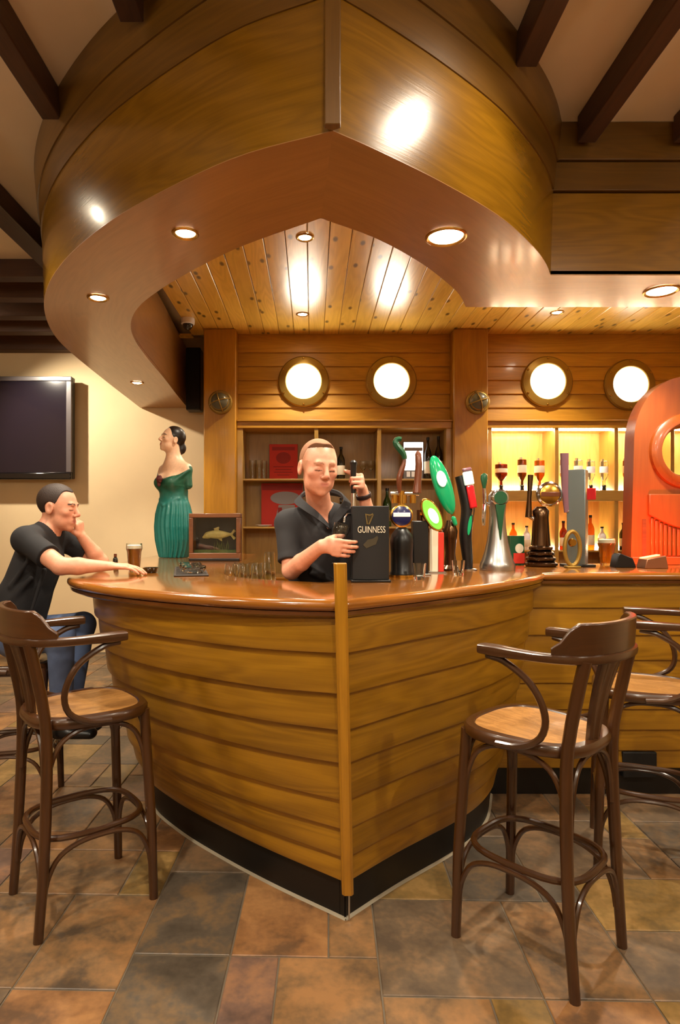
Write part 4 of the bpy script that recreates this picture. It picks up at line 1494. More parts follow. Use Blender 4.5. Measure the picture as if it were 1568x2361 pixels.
# soft folds
for a_, b_, r_ in (((-0.10, 2.945, 1.36), (-0.02, 2.925, 1.27), 0.012), ((-0.08, 2.94, 1.30), (0.05, 2.925, 1.22), 0.012), ((0.0, 2.93, 1.22), (0.12, 2.94, 1.17), 0.014)):
    F.cap(a_, b_, r_, r_ * 0.5, 0.02)
F.ecap((0.035, 2.92, 1.60), A(P(757, 1218, 2.92)), (0.052, 0.085), (0.005, 0.05), (1, 0, 0), 0.005, 'd')
F.cap(nb + A((0, 0.02, 0.0)), nb + A((-0.002, -0.0, 0.12)), 0.060, 0.068, 0.004, 'd')
shirt = F.build('shirt', 'shirt', bar, None, 1)
# collar: folded band round the neck, open at the throat
cp = [P(757, 1212, 2.915), P(736, 1186, 2.905), P(712, 1164, 2.925), P(697, 1146, 2.98), P(712, 1132, 3.06), P(742, 1127, 3.09), P(776, 1134, 3.065), P(790, 1150, 2.99), P(781, 1172, 2.93), P(768, 1192, 2.91), P(758, 1212, 2.912)]
path = catmull(cp, 44)
cc = Vector((0.045, 3.0, 0))
rows = [[], [], [], [], []]
for i, p in enumerate(path):
    t = abs(i / 43 - 0.5) * 2
    o = Vector((p.x - cc.x, p.y - cc.y, 0)).normalized()
    wv = 0.020 * (1 - max(0, (t - 0.85) / 0.15)) + 0.004
    rows[0].append(p + o * 0.004 + Vector((0, 0, -0.012)))
    rows[1].append(p + o * 0.004 + Vector((0, 0, 0.004)))
    rows[2].append(p + o * 0.010 + Vector((0, 0, 0.007)))
    rows[3].append(p + o * (0.016 + wv) + Vector((0, 0, -0.012 - wv * 0.5)))
    rows[4].append(p + o * (0.012 + wv) + Vector((0, 0, -0.016 - wv * 0.5)))
mb = MB(); mb.rows(rows, closed_rows=True)
mb.build('collar', 'shirt', shirt, smooth=60)
for k_, (px, py) in enumerate(((762, 1236), (765, 1268), (768, 1300))):
    q = P(px, py, 2.925)
    mb = MB(); mb.lathe([(0.006, 0.0), (0.006, 0.003), (0.004, 0.004)], 12, (q.x, 2.930 + 0.004 * k_, q.z), 'Y'); mb.build('button', 'black', shirt)
# trousers and shoes behind the counter
F = Field((-0.22, 2.86, 0.03), (0.29, 3.29, 1.07), 0.007)
F.ecap(pelv + A((0, 0, 0.06)), pelv - A((0, 0, 0.04)), (0.145, 0.100), (0.160, 0.112), (1, 0, 0), 0.03)
for sx in (-1, 1):
    hip = pelv + A((sx * 0.085, 0, -0.05)); kne = A((0.035 + sx * 0.10, 3.05, 0.50)); ank = A((0.035 + sx * 0.11, 3.10, 0.08))
    F.cap(hip, kne, 0.088, 0.062, 0.03); F.cap(kne, ank, 0.062, 0.052, 0.02)
F.build('trousers', 'trousers', bar, None, 1)
for sx in (-1, 1):
    F = Field((0.035 + sx * 0.11 - 0.08, 2.85, -0.002), (0.035 + sx * 0.11 + 0.08, 3.22, 0.16), 0.006)
    c = 0.035 + sx * 0.11
    F.cap((c, 3.11, 0.045), (c, 3.10, 0.10), 0.043, 0.04, 0.01); F.ecap((c, 3.12, 0.036), (c, 2.94, 0.032), (0.042, 0.034), (0.045, 0.028), (1, 0, 0), 0.02)
    F.keep(lambda x, y, z: 0.0015 - z + 0 * x + 0 * y)
    F.build('shoe', 'black', bar, None, 1)
# watch on the raised wrist
wd = wL + (eL - wL) * 0.13
ax_ = Vector(tuple(eL - wL)).normalized(); u_ = ax_.cross(Vector((0, 1, 0))).normalized(); v_ = ax_.cross(u_)
ring = [Vector(tuple(wd)) + u_ * (0.034 * math.cos(a)) + v_ * (0.034 * math.sin(a)) for a in [2 * math.pi * i / 28 for i in range(28)]]
ring.append(ring[0])
watch = MB(); watch.tube(ring, 0.004, 10, flat=2.6, up=ax_)
watch.build('watch', M['watch'] if 'watch' in M else 'black', bar, smooth=60)

# ---------------------------------------------------------------- seated guest
gst = empty('person', (-1.56, 3.26, 0.0), 0, 'man in a black T-shirt and jeans sitting on a stool, leaning on the bar', 'person', None)
H2 = Head(P(135, 1171, 3.33), rot_to((1.0, -0.10, -0.10), (0, 0, 1)), 1.03)
nb = A((-1.415, 3.32, 1.43)); sR = A((-1.445, 3.125, 1.375)); sL = A((-1.415, 3.50, 1.375))
eR = A((-1.215, 2.995, 1.250)); wR = A((-1.0, 3.07, 1.246))
eL = A((-1.195, 3.50, 1.243)); wL = A((-1.268, 3.41, 1.385))
chest = A((-1.455, 3.31, 1.27)); waist = A((-1.525, 3.28, 1.06)); pelv = A((-1.545, 3.26, 0.90))
F = Field((-1.75, 2.92, 0.84), (-0.74, 3.62, 1.70), 0.0046)
H2.put(F)
F.cap(H2.W(0, -0.024, -0.05), nb + A((0, 0, -0.02)), 0.055, 0.060, 0.02)
F.ecap(chest, waist, (0.150, 0.105), (0.135, 0.100), (0, 1, 0), 0.03)
F.ecap(waist, pelv, (0.135, 0.100), (0.150, 0.105), (0, 1, 0), 0.03)
F.cap(sR + A((0, 0.03, -0.01)), sL + A((0, -0.03, -0.01)), 0.055, 0.055, 0.04)
for s_ in (sR, sL):
    F.cap(nb + A((-0.01, 0, -0.02)), s_, 0.050, 0.048, 0.035)
F.cap(sR, eR, 0.050, 0.043, 0.02); F.cap(eR, eR + (wR - eR) * 0.35, 0.042, 0.042, 0.012); F.ecap(eR + (wR - eR) * 0.35, wR, (0.041, 0.041), (0.030, 0.022), (0, 1, 0), 0.012)
F.cap(sL, eL, 0.050, 0.043, 0.02); F.cap(eL, eL + (wL - eL) * 0.35, 0.042, 0.040, 0.012); F.cap(eL + (wL - eL) * 0.35, wL, 0.040, 0.027, 0.012)
hand(F, wR, (0.97, 0.16, -0.04), (0, 0.1, -1), (0, 1, 0), [(0.22, 0.28, 0.2), (0.18, 0.28, 0.2), (0.18, 0.28, 0.2), (0.2, 0.3, 0.2)], (0.15, 0.1), 1.0)
hand(F, wL, (-0.10, -0.30, 0.95), (-1, 0.2, 0.0), (0, -1, -0.2), [(0.9, 1.2, 0.7)] * 4, (0.5, 0.5), 0.95, spread=0.0)
F.build('body', 'skin', gst, person_colour(H2, LN(204, 142, 112), LN(176, 100, 84), LN(56, 36, 26), LN(196, 112, 90)), 1)
hair_shell(H2, 0.0045, hairline(0.022, 0.50, -0.055), 0.003, 'hair', 'hair_dark', gst)
F = Field((-1.78, 2.94, 0.84), (-1.12, 3.62, 1.52), 0.0048)
g = 0.014
F.ecap(chest, waist, (0.150 + g, 0.105 + g), (0.140 + g, 0.108 + g), (0, 1, 0), 0.03)
F.ecap(waist, pelv + A((0, 0, 0.02)), (0.140 + g, 0.108 + g), (0.152 + g, 0.112 + g), (0, 1, 0), 0.03)
F.cap(sR + A((0, 0.03, -0.01)), sL + A((0, -0.03, -0.01)), 0.050 + g, 0.050 + g, 0.04)
for s_ in (sR, sL):
    F.cap(nb + A((-0.01, 0, -0.024)), s_, 0.050 + g, 0.048 + g, 0.035)
for s_, e_, tt in ((sR, eR, 0.66), (sL, eL, 0.66)):
    d_ = (e_ - s_) / np.linalg.norm(e_ - s_)
    end = s_ + (e_ - s_) * tt
    F.cap(s_, s_ + (e_ - s_) * 1.0, 0.046 + g, 0.064, 0.03, cut=(end, d_))
for a_, b_ in (((-1.40, 3.10, 1.30), (-1.52, 3.13, 1.14)), ((-1.42, 3.13, 1.18), (-1.55, 3.13, 1.04)), ((-1.36, 3.15, 1.22), (-1.42, 3.14, 1.02))):
    F.cap(a_, b_, 0.012, 0.008, 0.025)
F.cap(nb + A((0.015, 0, -0.005)), nb + A((0.055, 0, 0.10)), 0.060, 0.075, 0.004, 'd')
F.build('t_shirt', 'tee', gst, None, 1)
F = Field((-1.78, 2.93, 0.36), (-1.05, 3.60, 1.05), 0.006)
F.ecap(pelv + A((0, 0, 0.04)), pelv + A((0.01, 0, -0.03)), (0.150, 0.110), (0.165, 0.118), (0, 1, 0), 0.03)
kn_ = [A((-1.225, 3.02, 0.905)), A((-1.265, 3.42, 0.90))]
an_ = [A((-1.285, 3.185, 0.43)), A((-1.30, 3.315, 0.43))]
for i, sy in enumerate((-1, 1)):
    hip = pelv + A((0.03, sy * 0.085, -0.035))
    F.cap(hip, kn_[i], 0.090, 0.068, 0.03); F.cap(kn_[i], an_[i], 0.066, 0.050, 0.02)
F.keep(lambda x, y, z: np.maximum(-z + 0.40, 0.763 - z - 10 * np.maximum(0, x + 1.36)) + 0 * y)
F.build('jeans', 'jeans', gst, None, 1)
for i in (0, 1):
    a = an_[i]
    F = Field(a + A((-0.12, -0.08, -0.12)), a + A((0.26, 0.08, 0.10)), 0.006)
    F.cap(a + A((0, 0, 0.03)), a + A((0, 0, -0.03)), 0.044, 0.044, 0.01); F.ecap(a + A((-0.02, 0, -0.045)), a + A((0.15, 0, -0.05)), (0.042, 0.034), (0.045, 0.028), (0, 1, 0), 0.02)
    F.build('shoe', 'black', gst, None, 1)

# ================================================================== figurehead
fx, fy, fz = -1.085, 4.86, CZ
fig = empty('figurehead', (fx, fy, fz), 0, 'carved figurehead of a dark-haired woman in a green strapless dress', 'statue', None)
H3 = Head((fx - 0.012, fy - 0.02, fz + 0.918), rot_to((-0.80, -0.55, 0.22), (0.1, 0, 1)), 0.86)
F = Field((fx - 0.24, fy - 0.24, fz - 0.01), (fx + 0.24, fy + 0.24, fz + 1.07), 0.0042)
sd = (0.80, -0.55, 0.0)


def B(x, y, z):
    """body frame: x to the statue's left, y forward"""
    f = np.array((-0.55, -0.835, 0)); s_ = np.array((0.835, -0.55, 0))
    return A((fx, fy, fz)) + s_ * x + f * y + A((0, 0, z))


sv = (0.835, -0.55, 0)


def skirt(x, y, z):
    dx, dy, h = x - fx, y - fy, z - fz
    u = dx * 0.835 - dy * 0.55; v = -dx * 0.55 - dy * 0.835
    zs_ = np.array([0, 0.06, 0.14, 0.24, 0.34, 0.42, 0.48, 0.54])
    W_ = np.interp(h, zs_, [0.112, 0.134, 0.156, 0.165, 0.156, 0.134, 0.108, 0.104])
    D_ = np.interp(h, zs_, [0.105, 0.112, 0.122, 0.125, 0.120, 0.108, 0.094, 0.090])
    ang = np.arctan2(v / D_, u / W_)
    amp = np.interp(h, [0, 0.05, 0.3, 0.40, 0.44], [0.006, 0.006, 0.005, 0.003, 0.0])
    r = np.sqrt((u / W_) ** 2 + (v / D_) ** 2)
    d = (r - 1) * np.minimum(W_, D_) * 0.8 + amp * np.cos(ang * 22 + 0.8 * np.sin(h * 18))
    return np.maximum(np.maximum(d, -h + 0.001), h - 0.54)


F.put(skirt, (fx - 0.17, fy - 0.17, fz), (fx + 0.17, fy + 0.17, fz + 0.54), 0.0)
F.ecap(B(0, 0, 0.50), B(0, 0, 0.62), (0.112, 0.088), (0.132, 0.090), sv, 0.03)
for sx in (-1, 1):
    F.ell(B(sx * 0.056, 0.072, 0.582), (0.062, 0.056, 0.056), None, 0.04)
    F.cap(B(0, -0.01, 0.72), B(sx * 0.124, -0.015, 0.690), 0.060, 0.044, 0.05)
    F.cap(B(sx * 0.128, -0.015, 0.665), B(sx * 0.140, -0.02, 0.56), 0.036, 0.030, 0.02)
    F.cap(B(sx * 0.160, 0.0, 0.675), B(sx * 0.10, 0.075, 0.60), 0.012, 0.016, 0.012)
F.ecap(B(0, -0.005, 0.62), B(0, -0.005, 0.70), (0.125, 0.075), (0.10, 0.06), sv, 0.03)
F.cap(B(0, -0.01, 0.70), H3.W(0, -0.02, -0.05), 0.060, 0.052, 0.05)
H3.put(F)
for sx in (-1, 1):
    F.cap(B(sx * 0.10, 0.050, 0.455), B(0.0, 0.108, 0.405), 0.010, 0.012, 0.012)


def fig_col(V):
    c = H3.colour(V, LN(240, 196, 160), LN(200, 110, 92), LN(60, 40, 28), LN(226, 150, 116))
    q = V - A((fx, fy, fz))
    u = q[:, 0] * 0.835 - q[:, 1] * 0.55
    v = -q[:, 0] * 0.55 - q[:, 1] * 0.835
    line = 0.612 + 0.055 * (np.abs(u) / 0.15) ** 2 + np.where(v < 0, 0.03, 0)
    d = q[:, 2] < line
    t = np.clip((q[:, 2] - 0.45) / 0.10, 0, 1)[:, None]
    dress = LN(22, 112, 104) * (1 - t) + LN(24, 88, 66) * t
    c[d] = dress[d]
    back = (v < -0.06) & (q[:, 2] < 0.60)
    c[back] = LN(34, 30, 20)
    return c


F.build('carved_body', 'statue_paint', fig, fig_col, 1)
hr = Field(H3.c - 0.2, H3.c + 0.2, 0.0036)
hr.ell(H3.W(0, -0.022, 0.040), np.array((0.084, 0.102, 0.093)) * 0.86, H3.R, 0.0)
hr.keep(lambda x, y, z: (lambda q: np.maximum(q[1] - (0.030 + 0.30 * (q[2] - 0.02)) + 2.5 * q[0] ** 2 * 0, -0.06 - q[2]))([((x - H3.c[0]) * H3.R[0, i] + (y - H3.c[1]) * H3.R[1, i] + (z - H3.c[2]) * H3.R[2, i]) / 0.86 for i in range(3)]))
hr.ell(H3.W(0, -0.112, -0.045), (0.034, 0.034, 0.046), None, 0.015)
hr.cap(H3.W(0.0, -0.10, -0.07), H3.W(0.01, -0.085, -0.15), 0.026, 0.014, 0.02)
hr.build('hair', M['statue_hair'] if 'statue_hair' in M else 'black', fig, None, 1)
rs = Field(B(-0.02, 0.14, 0.60) - 0.06, B(-0.02, 0.14, 0.60) + 0.06, 0.003)
rs.ell(B(-0.01, 0.140, 0.605), (0.024, 0.022, 0.022), None, 0.004)
for k_ in range(6):
    a = k_ * math.pi / 3
    rs.ell(B(-0.01 + 0.018 * math.cos(a), 0.142, 0.605 + 0.018 * math.sin(a)), (0.014, 0.012, 0.014), None, 0.003)
rs.ell(B(-0.02, 0.136, 0.570), (0.014, 0.010, 0.024), None, 0.004)
rs.build('rose', M['rose'], fig, None, 1)
# ================================================================== things on and around the bar
M['beer'] = plain('golden_beer', (206, 120, 20), 0.05, trans=0.75, ior=1.34)
M['stout_beer'] = plain('brown_ale', (176, 104, 24), 0.05, trans=0.6, ior=1.34)
M['foam'] = plain('beer_foam', (250, 236, 206), 0.7)
M['green_lit'] = plain('green_lit_badge', (120, 210, 60), 0.25, coat=0.5, emit=(0.25, 0.9, 0.12), es=0.25)
M['white_lit'] = plain('white_lit_badge', (240, 255, 235), 0.3, emit=(0.85, 1.0, 0.85), es=0.35)
M['green_gloss'] = plain('glossy_green', (10, 150, 96), 0.15, coat=0.8)
M['dark_green'] = plain('dark_green', (24, 74, 48), 0.25, coat=0.5)
M['blue_badge'] = plain('navy_badge', (24, 28, 74), 0.25, coat=0.5)
M['white'] = plain('white_enamel', (236, 236, 240), 0.3)
M['cream'] = plain('cream_letters', (222, 210, 186), 0.5)
M['dim_gold'] = plain('dim_gold_print', (112, 94, 54), 0.4, metal=0.5)
M['red'] = plain('red_gloss', (190, 24, 34), 0.2, coat=0.6)
M['red_print'] = plain('red_print', (196, 42, 22), 0.6)
M['dark_red'] = plain('dark_red_print', (146, 26, 16), 0.6)
M['grey_print'] = plain('grey_print', (150, 146, 150), 0.6)
M['gold'] = plain('polished_gold', (206, 160, 74), 0.2, metal=1.0)
M['dark_bronze'] = plain('dark_bronze', (96, 72, 52), 0.22, metal=1.0)
M['brown_handle'] = plain('brown_handle', (96, 48, 24), 0.3, coat=0.5)
M['pink'] = plain('pink_purple_enamel', (124, 84, 96), 0.3, coat=0.4)
M['blue_steel'] = plain('blue_grey_steel', (140, 156, 160), 0.28, metal=0.85)
M['sign_lit'] = plain('lit_sign_face', (255, 250, 244), 0.4, emit=(1.0, 0.95, 0.88), es=3.0)
M['bottle_dark'] = plain('dark_bottle_glass', (22, 20, 14), 0.08, coat=0.5)
M['bottle_green'] = plain('green_bottle_glass', (30, 62, 26), 0.08, coat=0.5)
M['spirit_red'] = plain('red_spirit', (112, 34, 14), 0.05, trans=0.7, ior=1.36)
M['spirit_amber'] = plain('amber_spirit', (190, 100, 24), 0.05, trans=0.75, ior=1.36)
M['spirit_brown'] = plain('brown_spirit', (120, 58, 16), 0.05, trans=0.65, ior=1.36)
M['copper'] = plain('brushed_copper', (170, 120, 92), 0.35, metal=0.9)
M['arch_red'] = wood('red_stained_wood', (130, 58, 13), (164, 80, 24), 0.36, 0.35, ring=0.1, var=0.02)
M['frame_wood'] = wood('frame_wood', (84, 44, 20), (120, 70, 34), 0.35, 0.4, ring=0.1)
M['fish'] = plain('fish_skin', (196, 172, 96), 0.35, coat=0.4, noise=0.25, nscale=60)
M['olive'] = plain('olive_reeds', (92, 104, 46), 0.7)
M['speaker'] = plain('speaker_cloth', (26, 26, 28), 0.8, noise=0.2, nscale=300)
M['led_red'] = plain('red_led', (255, 60, 30), 0.4, emit=(1.0, 0.1, 0.03), es=14.0)
M['denim_blue'] = M['jeans']


def thing(name, loc, label, cat, group=None, rz=0):
    return empty(name, loc, rz, label, cat, group)


def part_lathe(parent, name, prof, mat, c, seg=24, axis='Z', smooth=40):
    return MB().lathe(prof, seg, c, axis).build(name, mat, parent, smooth=smooth)


def text(body, width, centre, parent, mat, name='lettering', depth=0.0012, rz=0.0, squash=1.0):
    cu = bpy.data.curves.new('t', 'FONT'); cu.body = body; cu.align_x = 'CENTER'; cu.align_y = 'CENTER'; cu.extrude = 0.0
    ob = bpy.data.objects.new('t', cu); COL.objects.link(ob)
    dg = bpy.context.evaluated_depsgraph_get()
    me0 = bpy.data.meshes.new_from_object(ob.evaluated_get(dg))
    vs = [v.co.copy() for v in me0.vertices]; fs = [tuple(p.vertices) for p in me0.polygons]
    bpy.data.objects.remove(ob); bpy.data.curves.remove(cu); bpy.data.meshes.remove(me0)
    wd = max(v.x for v in vs) - min(v.x for v in vs)
    s = width / wd
    cr, sr = math.cos(rz), math.sin(rz)
    c = Vector(centre)
    mb = MB()
    f = lambda v, d: c + Vector((v.x * s * cr + d * sr, v.x * s * sr - d * cr, v.y * s * squash))
    mb.add([f(v, depth) for v in vs], fs)
    return mb.build(name, mat, parent, smooth=0)


def glass_shell(prof_o, th, base):
    """outer profile (r, h) bottom up -> closed wall with thickness"""
    inner = [(max(0.001, r - th), h) for r, h in reversed(prof_o) if h > base]
    return prof_o + inner + [(max(0.001, prof_o[0][0] - th), base)]


def glass_obj(parent, name, prof, c, seg=24, tilt=None, th=0.0025, base=0.012, mat='glass'):
    pr = glass_shell(prof, th, base)
    mb = MB(); mb.lathe(pr, seg, (0, 0, 0))
    R = tilt if tilt is not None else Matrix.Identity(3)
    mb.v = [Vector(c) + R @ v for v in mb.v]
    return mb.build(name, mat, parent, smooth=40)


def pint(loc, label, liquid='beer', fill=0.8, h=0.15, r0=0.031, r1=0.043, foam=True, group=None, tilt=None):
    p = thing('pint_glass', loc, label, 'glass', group)
    R = tilt if tilt is not None else Matrix.Identity(3)
    prof = [(r0, 0), (r0 + 0.001, 0.005), (r0 + (r1 - r0) * 0.7, h * 0.68), (r1 + 0.002, h * 0.80), (r1, h)]
    glass_obj(p, 'glass', prof, loc, tilt=R)
    if fill:
        rr = lambda t: np.interp(t, [0, 0.68, 0.8, 1], [r0, r0 + (r1 - r0) * 0.7, r1 + 0.002, r1]) - 0.0032
        lv = [(rr(0.09), 0.0135)] + [(rr(t), h * t) for t in np.linspace(0.15, fill, 6)]
        mb = MB().lathe(lv, 24); mb.v = [Vector(loc) + R @ v for v in mb.v]; mb.build('beer', liquid, p)
        if foam:
            mb = MB().lathe([(rr(fill), h * fill + 0.0005), (rr(fill + 0.1), h * (fill + 0.12)), (rr(fill + 0.1) * 0.7, h * (fill + 0.14))], 24)
            mb.v = [Vector(loc) + R @ v for v in mb.v]; mb.build('foam', 'foam', p)
    return p


Z = CZ + 0.0005
# ---- font the barman is pulling: matte black box with pale lettering
d0 = 2.745
x0_, x1_ = 0.178, 0.342
t1 = thing('beer_font', (0.26, 2.80, Z), 'matte black box-shaped beer font with pale lettering and a harp', 'beer tap')
mb = MB()
n = 10
front = [(x0_ + (x1_ - x0_) * i / n, d0 + 0.012 * (2 * i / n - 1) ** 2) for i in range(n + 1)]
poly = front + [(x1_, d0 + 0.115), (x0_, d0 + 0.115)]
mb.prism(poly, 'Z', Z + 0.010, Z + 0.338)
mb.build('housing', 'matte_black', t1, bevel=0.003)
MB().bb(x0_ - 0.006, x1_ + 0.006, d0 - 0.008, d0 + 0.125, Z, Z + 0.010).build('base_plate', 'black', t1, bevel=0.002)
text('GUINNESS', 0.122, (0.262, d0 - 0.0015, Z + 0.232), t1, 'cream', squash=1.55)
hp = MB()
hx, hz = 0.252, Z + 0.278
hp.prism([(hx - 0.018, hz + 0.026), (hx + 0.004, hz + 0.022), (hx + 0.016, hz + 0.028), (hx + 0.018, hz + 0.022), (hx + 0.004, hz + 0.016), (hx - 0.012, hz + 0.019), (hx - 0.006, hz - 0.022), (hx - 0.011, hz - 0.022)], 'Y', d0 - 0.0035, d0 - 0.001)
hp.prism([(hx + 0.016, hz + 0.022), (hx + 0.020, hz + 0.022), (hx + 0.002, hz - 0.022), (hx - 0.006, hz - 0.022)], 'Y', d0 - 0.0035, d0 - 0.001)
for q in range(4):
    hp.bb(hx - 0.006 + q * 0.005, hx - 0.0048 + q * 0.005, d0 - 0.003, d0 - 0.001, hz - 0.014 + 0.008 * q, hz + 0.018)
hp.build('harp_emblem', 'dim_gold', t1, smooth=0)
em = MB()
em.prism([(0.225, Z + 0.165), (0.245, Z + 0.188), (0.270, Z + 0.194), (0.288, Z + 0.206), (0.292, Z + 0.196), (0.282, Z + 0.168), (0.262, Z + 0.160), (0.240, Z + 0.150)], 'Y', d0 - 0.002, d0 - 0.0005)
em.build('faint_crest', plain('faint_crest', (58, 50, 30), 0.5), t1, smooth=0)
MB().tube([(0.205, d0 + 0.115, Z + 0.30), (0.197, 2.885, Z + 0.315), (0.193, 2.905, Z + 0.34)], 0.012, 12).build('spigot_body', 'chrome', t1)
MB().tube([(0.193, 2.905, Z + 0.335), (0.193, 2.907, 1.60)], [0.013, 0.010], 12).build('lever_shaft', 'chrome', t1)
MB().tube([(0.193, 2.907, 1.598), (0.193, 2.907, 1.66), (0.193, 2.907, 1.725), (0.193, 2.907, 1.742), (0.193, 2.907, 1.752)], [0.011, 0.0135, 0.015, 0.018, 0.010], 14).build('lever_handle', 'black', t1)
MB().tube([(0.197, 2.88, Z + 0.31), (0.185, 2.86, Z + 0.305), (0.158, 2.81, Z + 0.30), (0.146, 2.785, Z + 0.285), (0.144, 2.782, Z + 0.265)], 0.006, 10).build('spout', 'chrome', t1)
# the glass in his hand, tilted under the spout
ax = (Vector((0.134, 2.775, 1.452)) - Vector((0.093, 2.757, 1.315))).normalized()
Rg = ax.to_track_quat('Z', 'Y').to_matrix()
pint(tuple(Vector((0.134, 2.775, 1.452)) - ax * 0.145), 'empty pint glass tilted under the spout in the barman hand', fill=0.0, h=0.145, r0=0.027, r1=0.037, foam=False, tilt=Rg)

# ---- dark dome font with a round blue badge
cx, cy = 0.437, 3.03
t2 = thing('beer_font', (cx, cy, Z), 'dark dome-shaped beer font with a round blue badge', 'beer tap')
part_lathe(t2, 'dome_body', [(0.060, 0.012), (0.060, 0.02), (0.054, 0.028), (0.054, 0.12), (0.058, 0.17), (0.052, 0.205), (0.03, 0.235), (0.018, 0.245)], 'black', (cx, cy, Z), 32)
part_lathe(t2, 'base_ring', [(0.066, 0.0), (0.066, 0.012)], 'gold', (cx, cy, Z), 32)
part_lathe(t2, 'neck', [(0.018, 0.24), (0.018, 0.42)], 'gold', (cx, cy + 0.01, Z), 16)
zb_ = Z + 0.297
part_lathe(t2, 'badge_ring', [(0.056, 0.0), (0.056, 0.012), (0.048, 0.016)], 'gold', (cx - 0.004, cy - 0.012, zb_), 32, 'Y')
bd = part_lathe(t2, 'badge', [(0.047, 0.012), (0.047, 0.02), (0.043, 0.022)], 'blue_badge', (cx - 0.004, cy - 0.012, zb_), 32, 'Y')
MB().bb(cx - 0.045, cx + 0.037, cy - 0.036, cy - 0.030, zb_ - 0.004, zb_ + 0.016).build('white_band', 'white', bd, bevel=0.001)
MB().tube([(cx - 0.055, cy + 0.01, Z + 0.405), (cx + 0.085, cy + 0.01, Z + 0.405)], 0.012, 12).build('cross_bar', 'chrome', t2)
for q, pxs in enumerate((-0.045, 0.0, 0.045)):
    part_lathe(t2, 'valve', [(0.016, 0.36), (0.016, 0.40)], 'gold', (cx + pxs + 0.01, cy + 0.005, Z), 12)
hpath = catmull([(cx - 0.01, cy, Z + 0.41), (cx - 0.012, cy, Z + 0.48), (cx + 0.012, cy, Z + 0.56), (cx + 0.008, cy, Z + 0.60), (cx - 0.028, cy, Z + 0.65), (cx - 0.022, cy, Z + 0.672), (cx - 0.002, cy, Z + 0.672)], 26)
MB().tube(hpath[:15], [0.008 + 0.006 * math.sin(i / 14 * math.pi) for i in range(15)], 10).build('lever_handle', 'brown_handle', t2)
MB().tube(hpath[14:], [0.012 + 0.005 * math.sin(i / 11 * math.pi) for i in range(12)], 10).build('lever_finial', 'dark_green', t2)
MB().tube([(cx + 0.075, cy, Z + 0.41), (cx + 0.078, cy, Z + 0.46), (cx + 0.084, cy, Z + 0.55), (cx + 0.080, cy, Z + 0.60), (cx + 0.078, cy, Z + 0.615)], [0.022, 0.018, 0.017, 0.015, 0.006], 12).build('lever_handle', 'brown_handle', t2)

# ---- slim column with tilted green oval badge
cx, cy = 0.548, 3.16
t3 = thing('beer_font', (cx, cy, Z), 'slim black beer font with a tilted glowing green oval badge', 'beer tap')
MB().bb(cx - 0.04, cx + 0.04, cy - 0.035, cy + 0.035, Z + 0.008, Z + 0.275).build('column', 'black', t3, bevel=0.006)
MB().bb(cx - 0.05, cx + 0.05, cy - 0.045, cy + 0.045, Z, Z + 0.008).build('base_plate', 'steel', t3, bevel=0.002)
MB().tube([(cx, cy, Z + 0.27), (cx, cy, Z + 0.33)], 0.016, 12).build('neck', 'dark_bronze', t3)


def oval(c, a, b, ang, y0, y1, n=32):
    mb = MB()
    poly = [(c[0] + a * math.cos(t) * math.cos(ang) - b * math.sin(t) * math.sin(ang), c[2] + a * math.cos(t) * math.sin(ang) + b * math.sin(t) * math.cos(ang)) for t in [2 * math.pi * i / n for i in range(n)]]
    return mb.prism(poly, 'Y', y0, y1)


oc = Vector((cx + 0.055, cy - 0.03, Z + 0.305))
an = math.radians(28)
oval(oc, 0.043, 0.092, an, cy - 0.045, cy - 0.01).build('badge_rim', 'gold', t3, bevel=0.004)
ob_ = oval(oc, 0.036, 0.082, an, cy - 0.052, cy - 0.044).build('green_badge', 'green_lit', t3, bevel=0.003)
oval(oc + Vector((0.004, 0, -0.006)), 0.022, 0.042, an, cy - 0.055, cy - 0.0515).build('badge_star', 'white_lit', ob_, bevel=0.001)
MB().tube([(cx + 0.0, cy - 0.01, Z + 0.31), (cx + 0.045, cy - 0.02, Z + 0.31)], 0.012, 10).build('badge_arm', 'gold', t3)

# ---- cream and red striped column
cx, cy = 0.665, 3.30
t4 = thing('beer_font', (cx, cy, Z), 'small beer font column striped cream and red', 'beer tap')
MB().bb(cx - 0.035, cx + 0.0, cy - 0.03, cy + 0.03, Z + 0.006, Z + 0.235).build('cream_side', 'cream', t4, bevel=0.004)
MB().bb(cx + 0.0, cx + 0.030, cy - 0.03, cy + 0.03, Z + 0.006, Z + 0.215).build('red_side', 'red_print', t4, bevel=0.004)
MB().bb(cx - 0.045, cx + 0.04, cy - 0.04, cy + 0.04, Z, Z + 0.006).build('base_plate', 'steel', t4)
part_lathe(t4, 'cap', [(0.03, 0.235), (0.028, 0.25), (0.01, 0.262)], 'gold', (cx - 0.01, cy, Z), 16)

# ---- big green leaf handle
cx, cy = 0.71, 3.46
t5 = thing('beer_font', (cx, cy, Z), 'beer font with a tall glossy green leaf-shaped handle', 'beer tap')
part_lathe(t5, 'column', [(0.055, 0.0), (0.055, 0.012), (0.035, 0.03), (0.028, 0.10), (0.036, 0.18), (0.040, 0.22), (0.03, 0.25), (0.02, 0.28)], 'dark_bronze', (cx + 0.06, cy, Z), 24)
c0, c1 = P(1003, 1066, 3.42), P(1046, 1196, 3.42)
ld = Field(np.minimum(A(c0), A(c1)) - 0.12, np.maximum(A(c0), A(c1)) + 0.12, 0.004)
mid = (A(c0) + A(c1)) / 2 + (A(c0) - A(c1)) * 0.1
dv = A(c0) - A(c1); L_ = np.linalg.norm(dv)
Rz = rot_to((0, -1, 0), dv)
ld.ell(mid, (0.050, 0.026, L_ * 0.52), Rz, 0.01)
ld.cap(A(c1), A(c1) - dv / L_ * 0.03, 0.014, 0.012, 0.02)
ld.build('lever_handle', 'green_gloss', t5, None, 1)
pc = mid + dv * 0.10
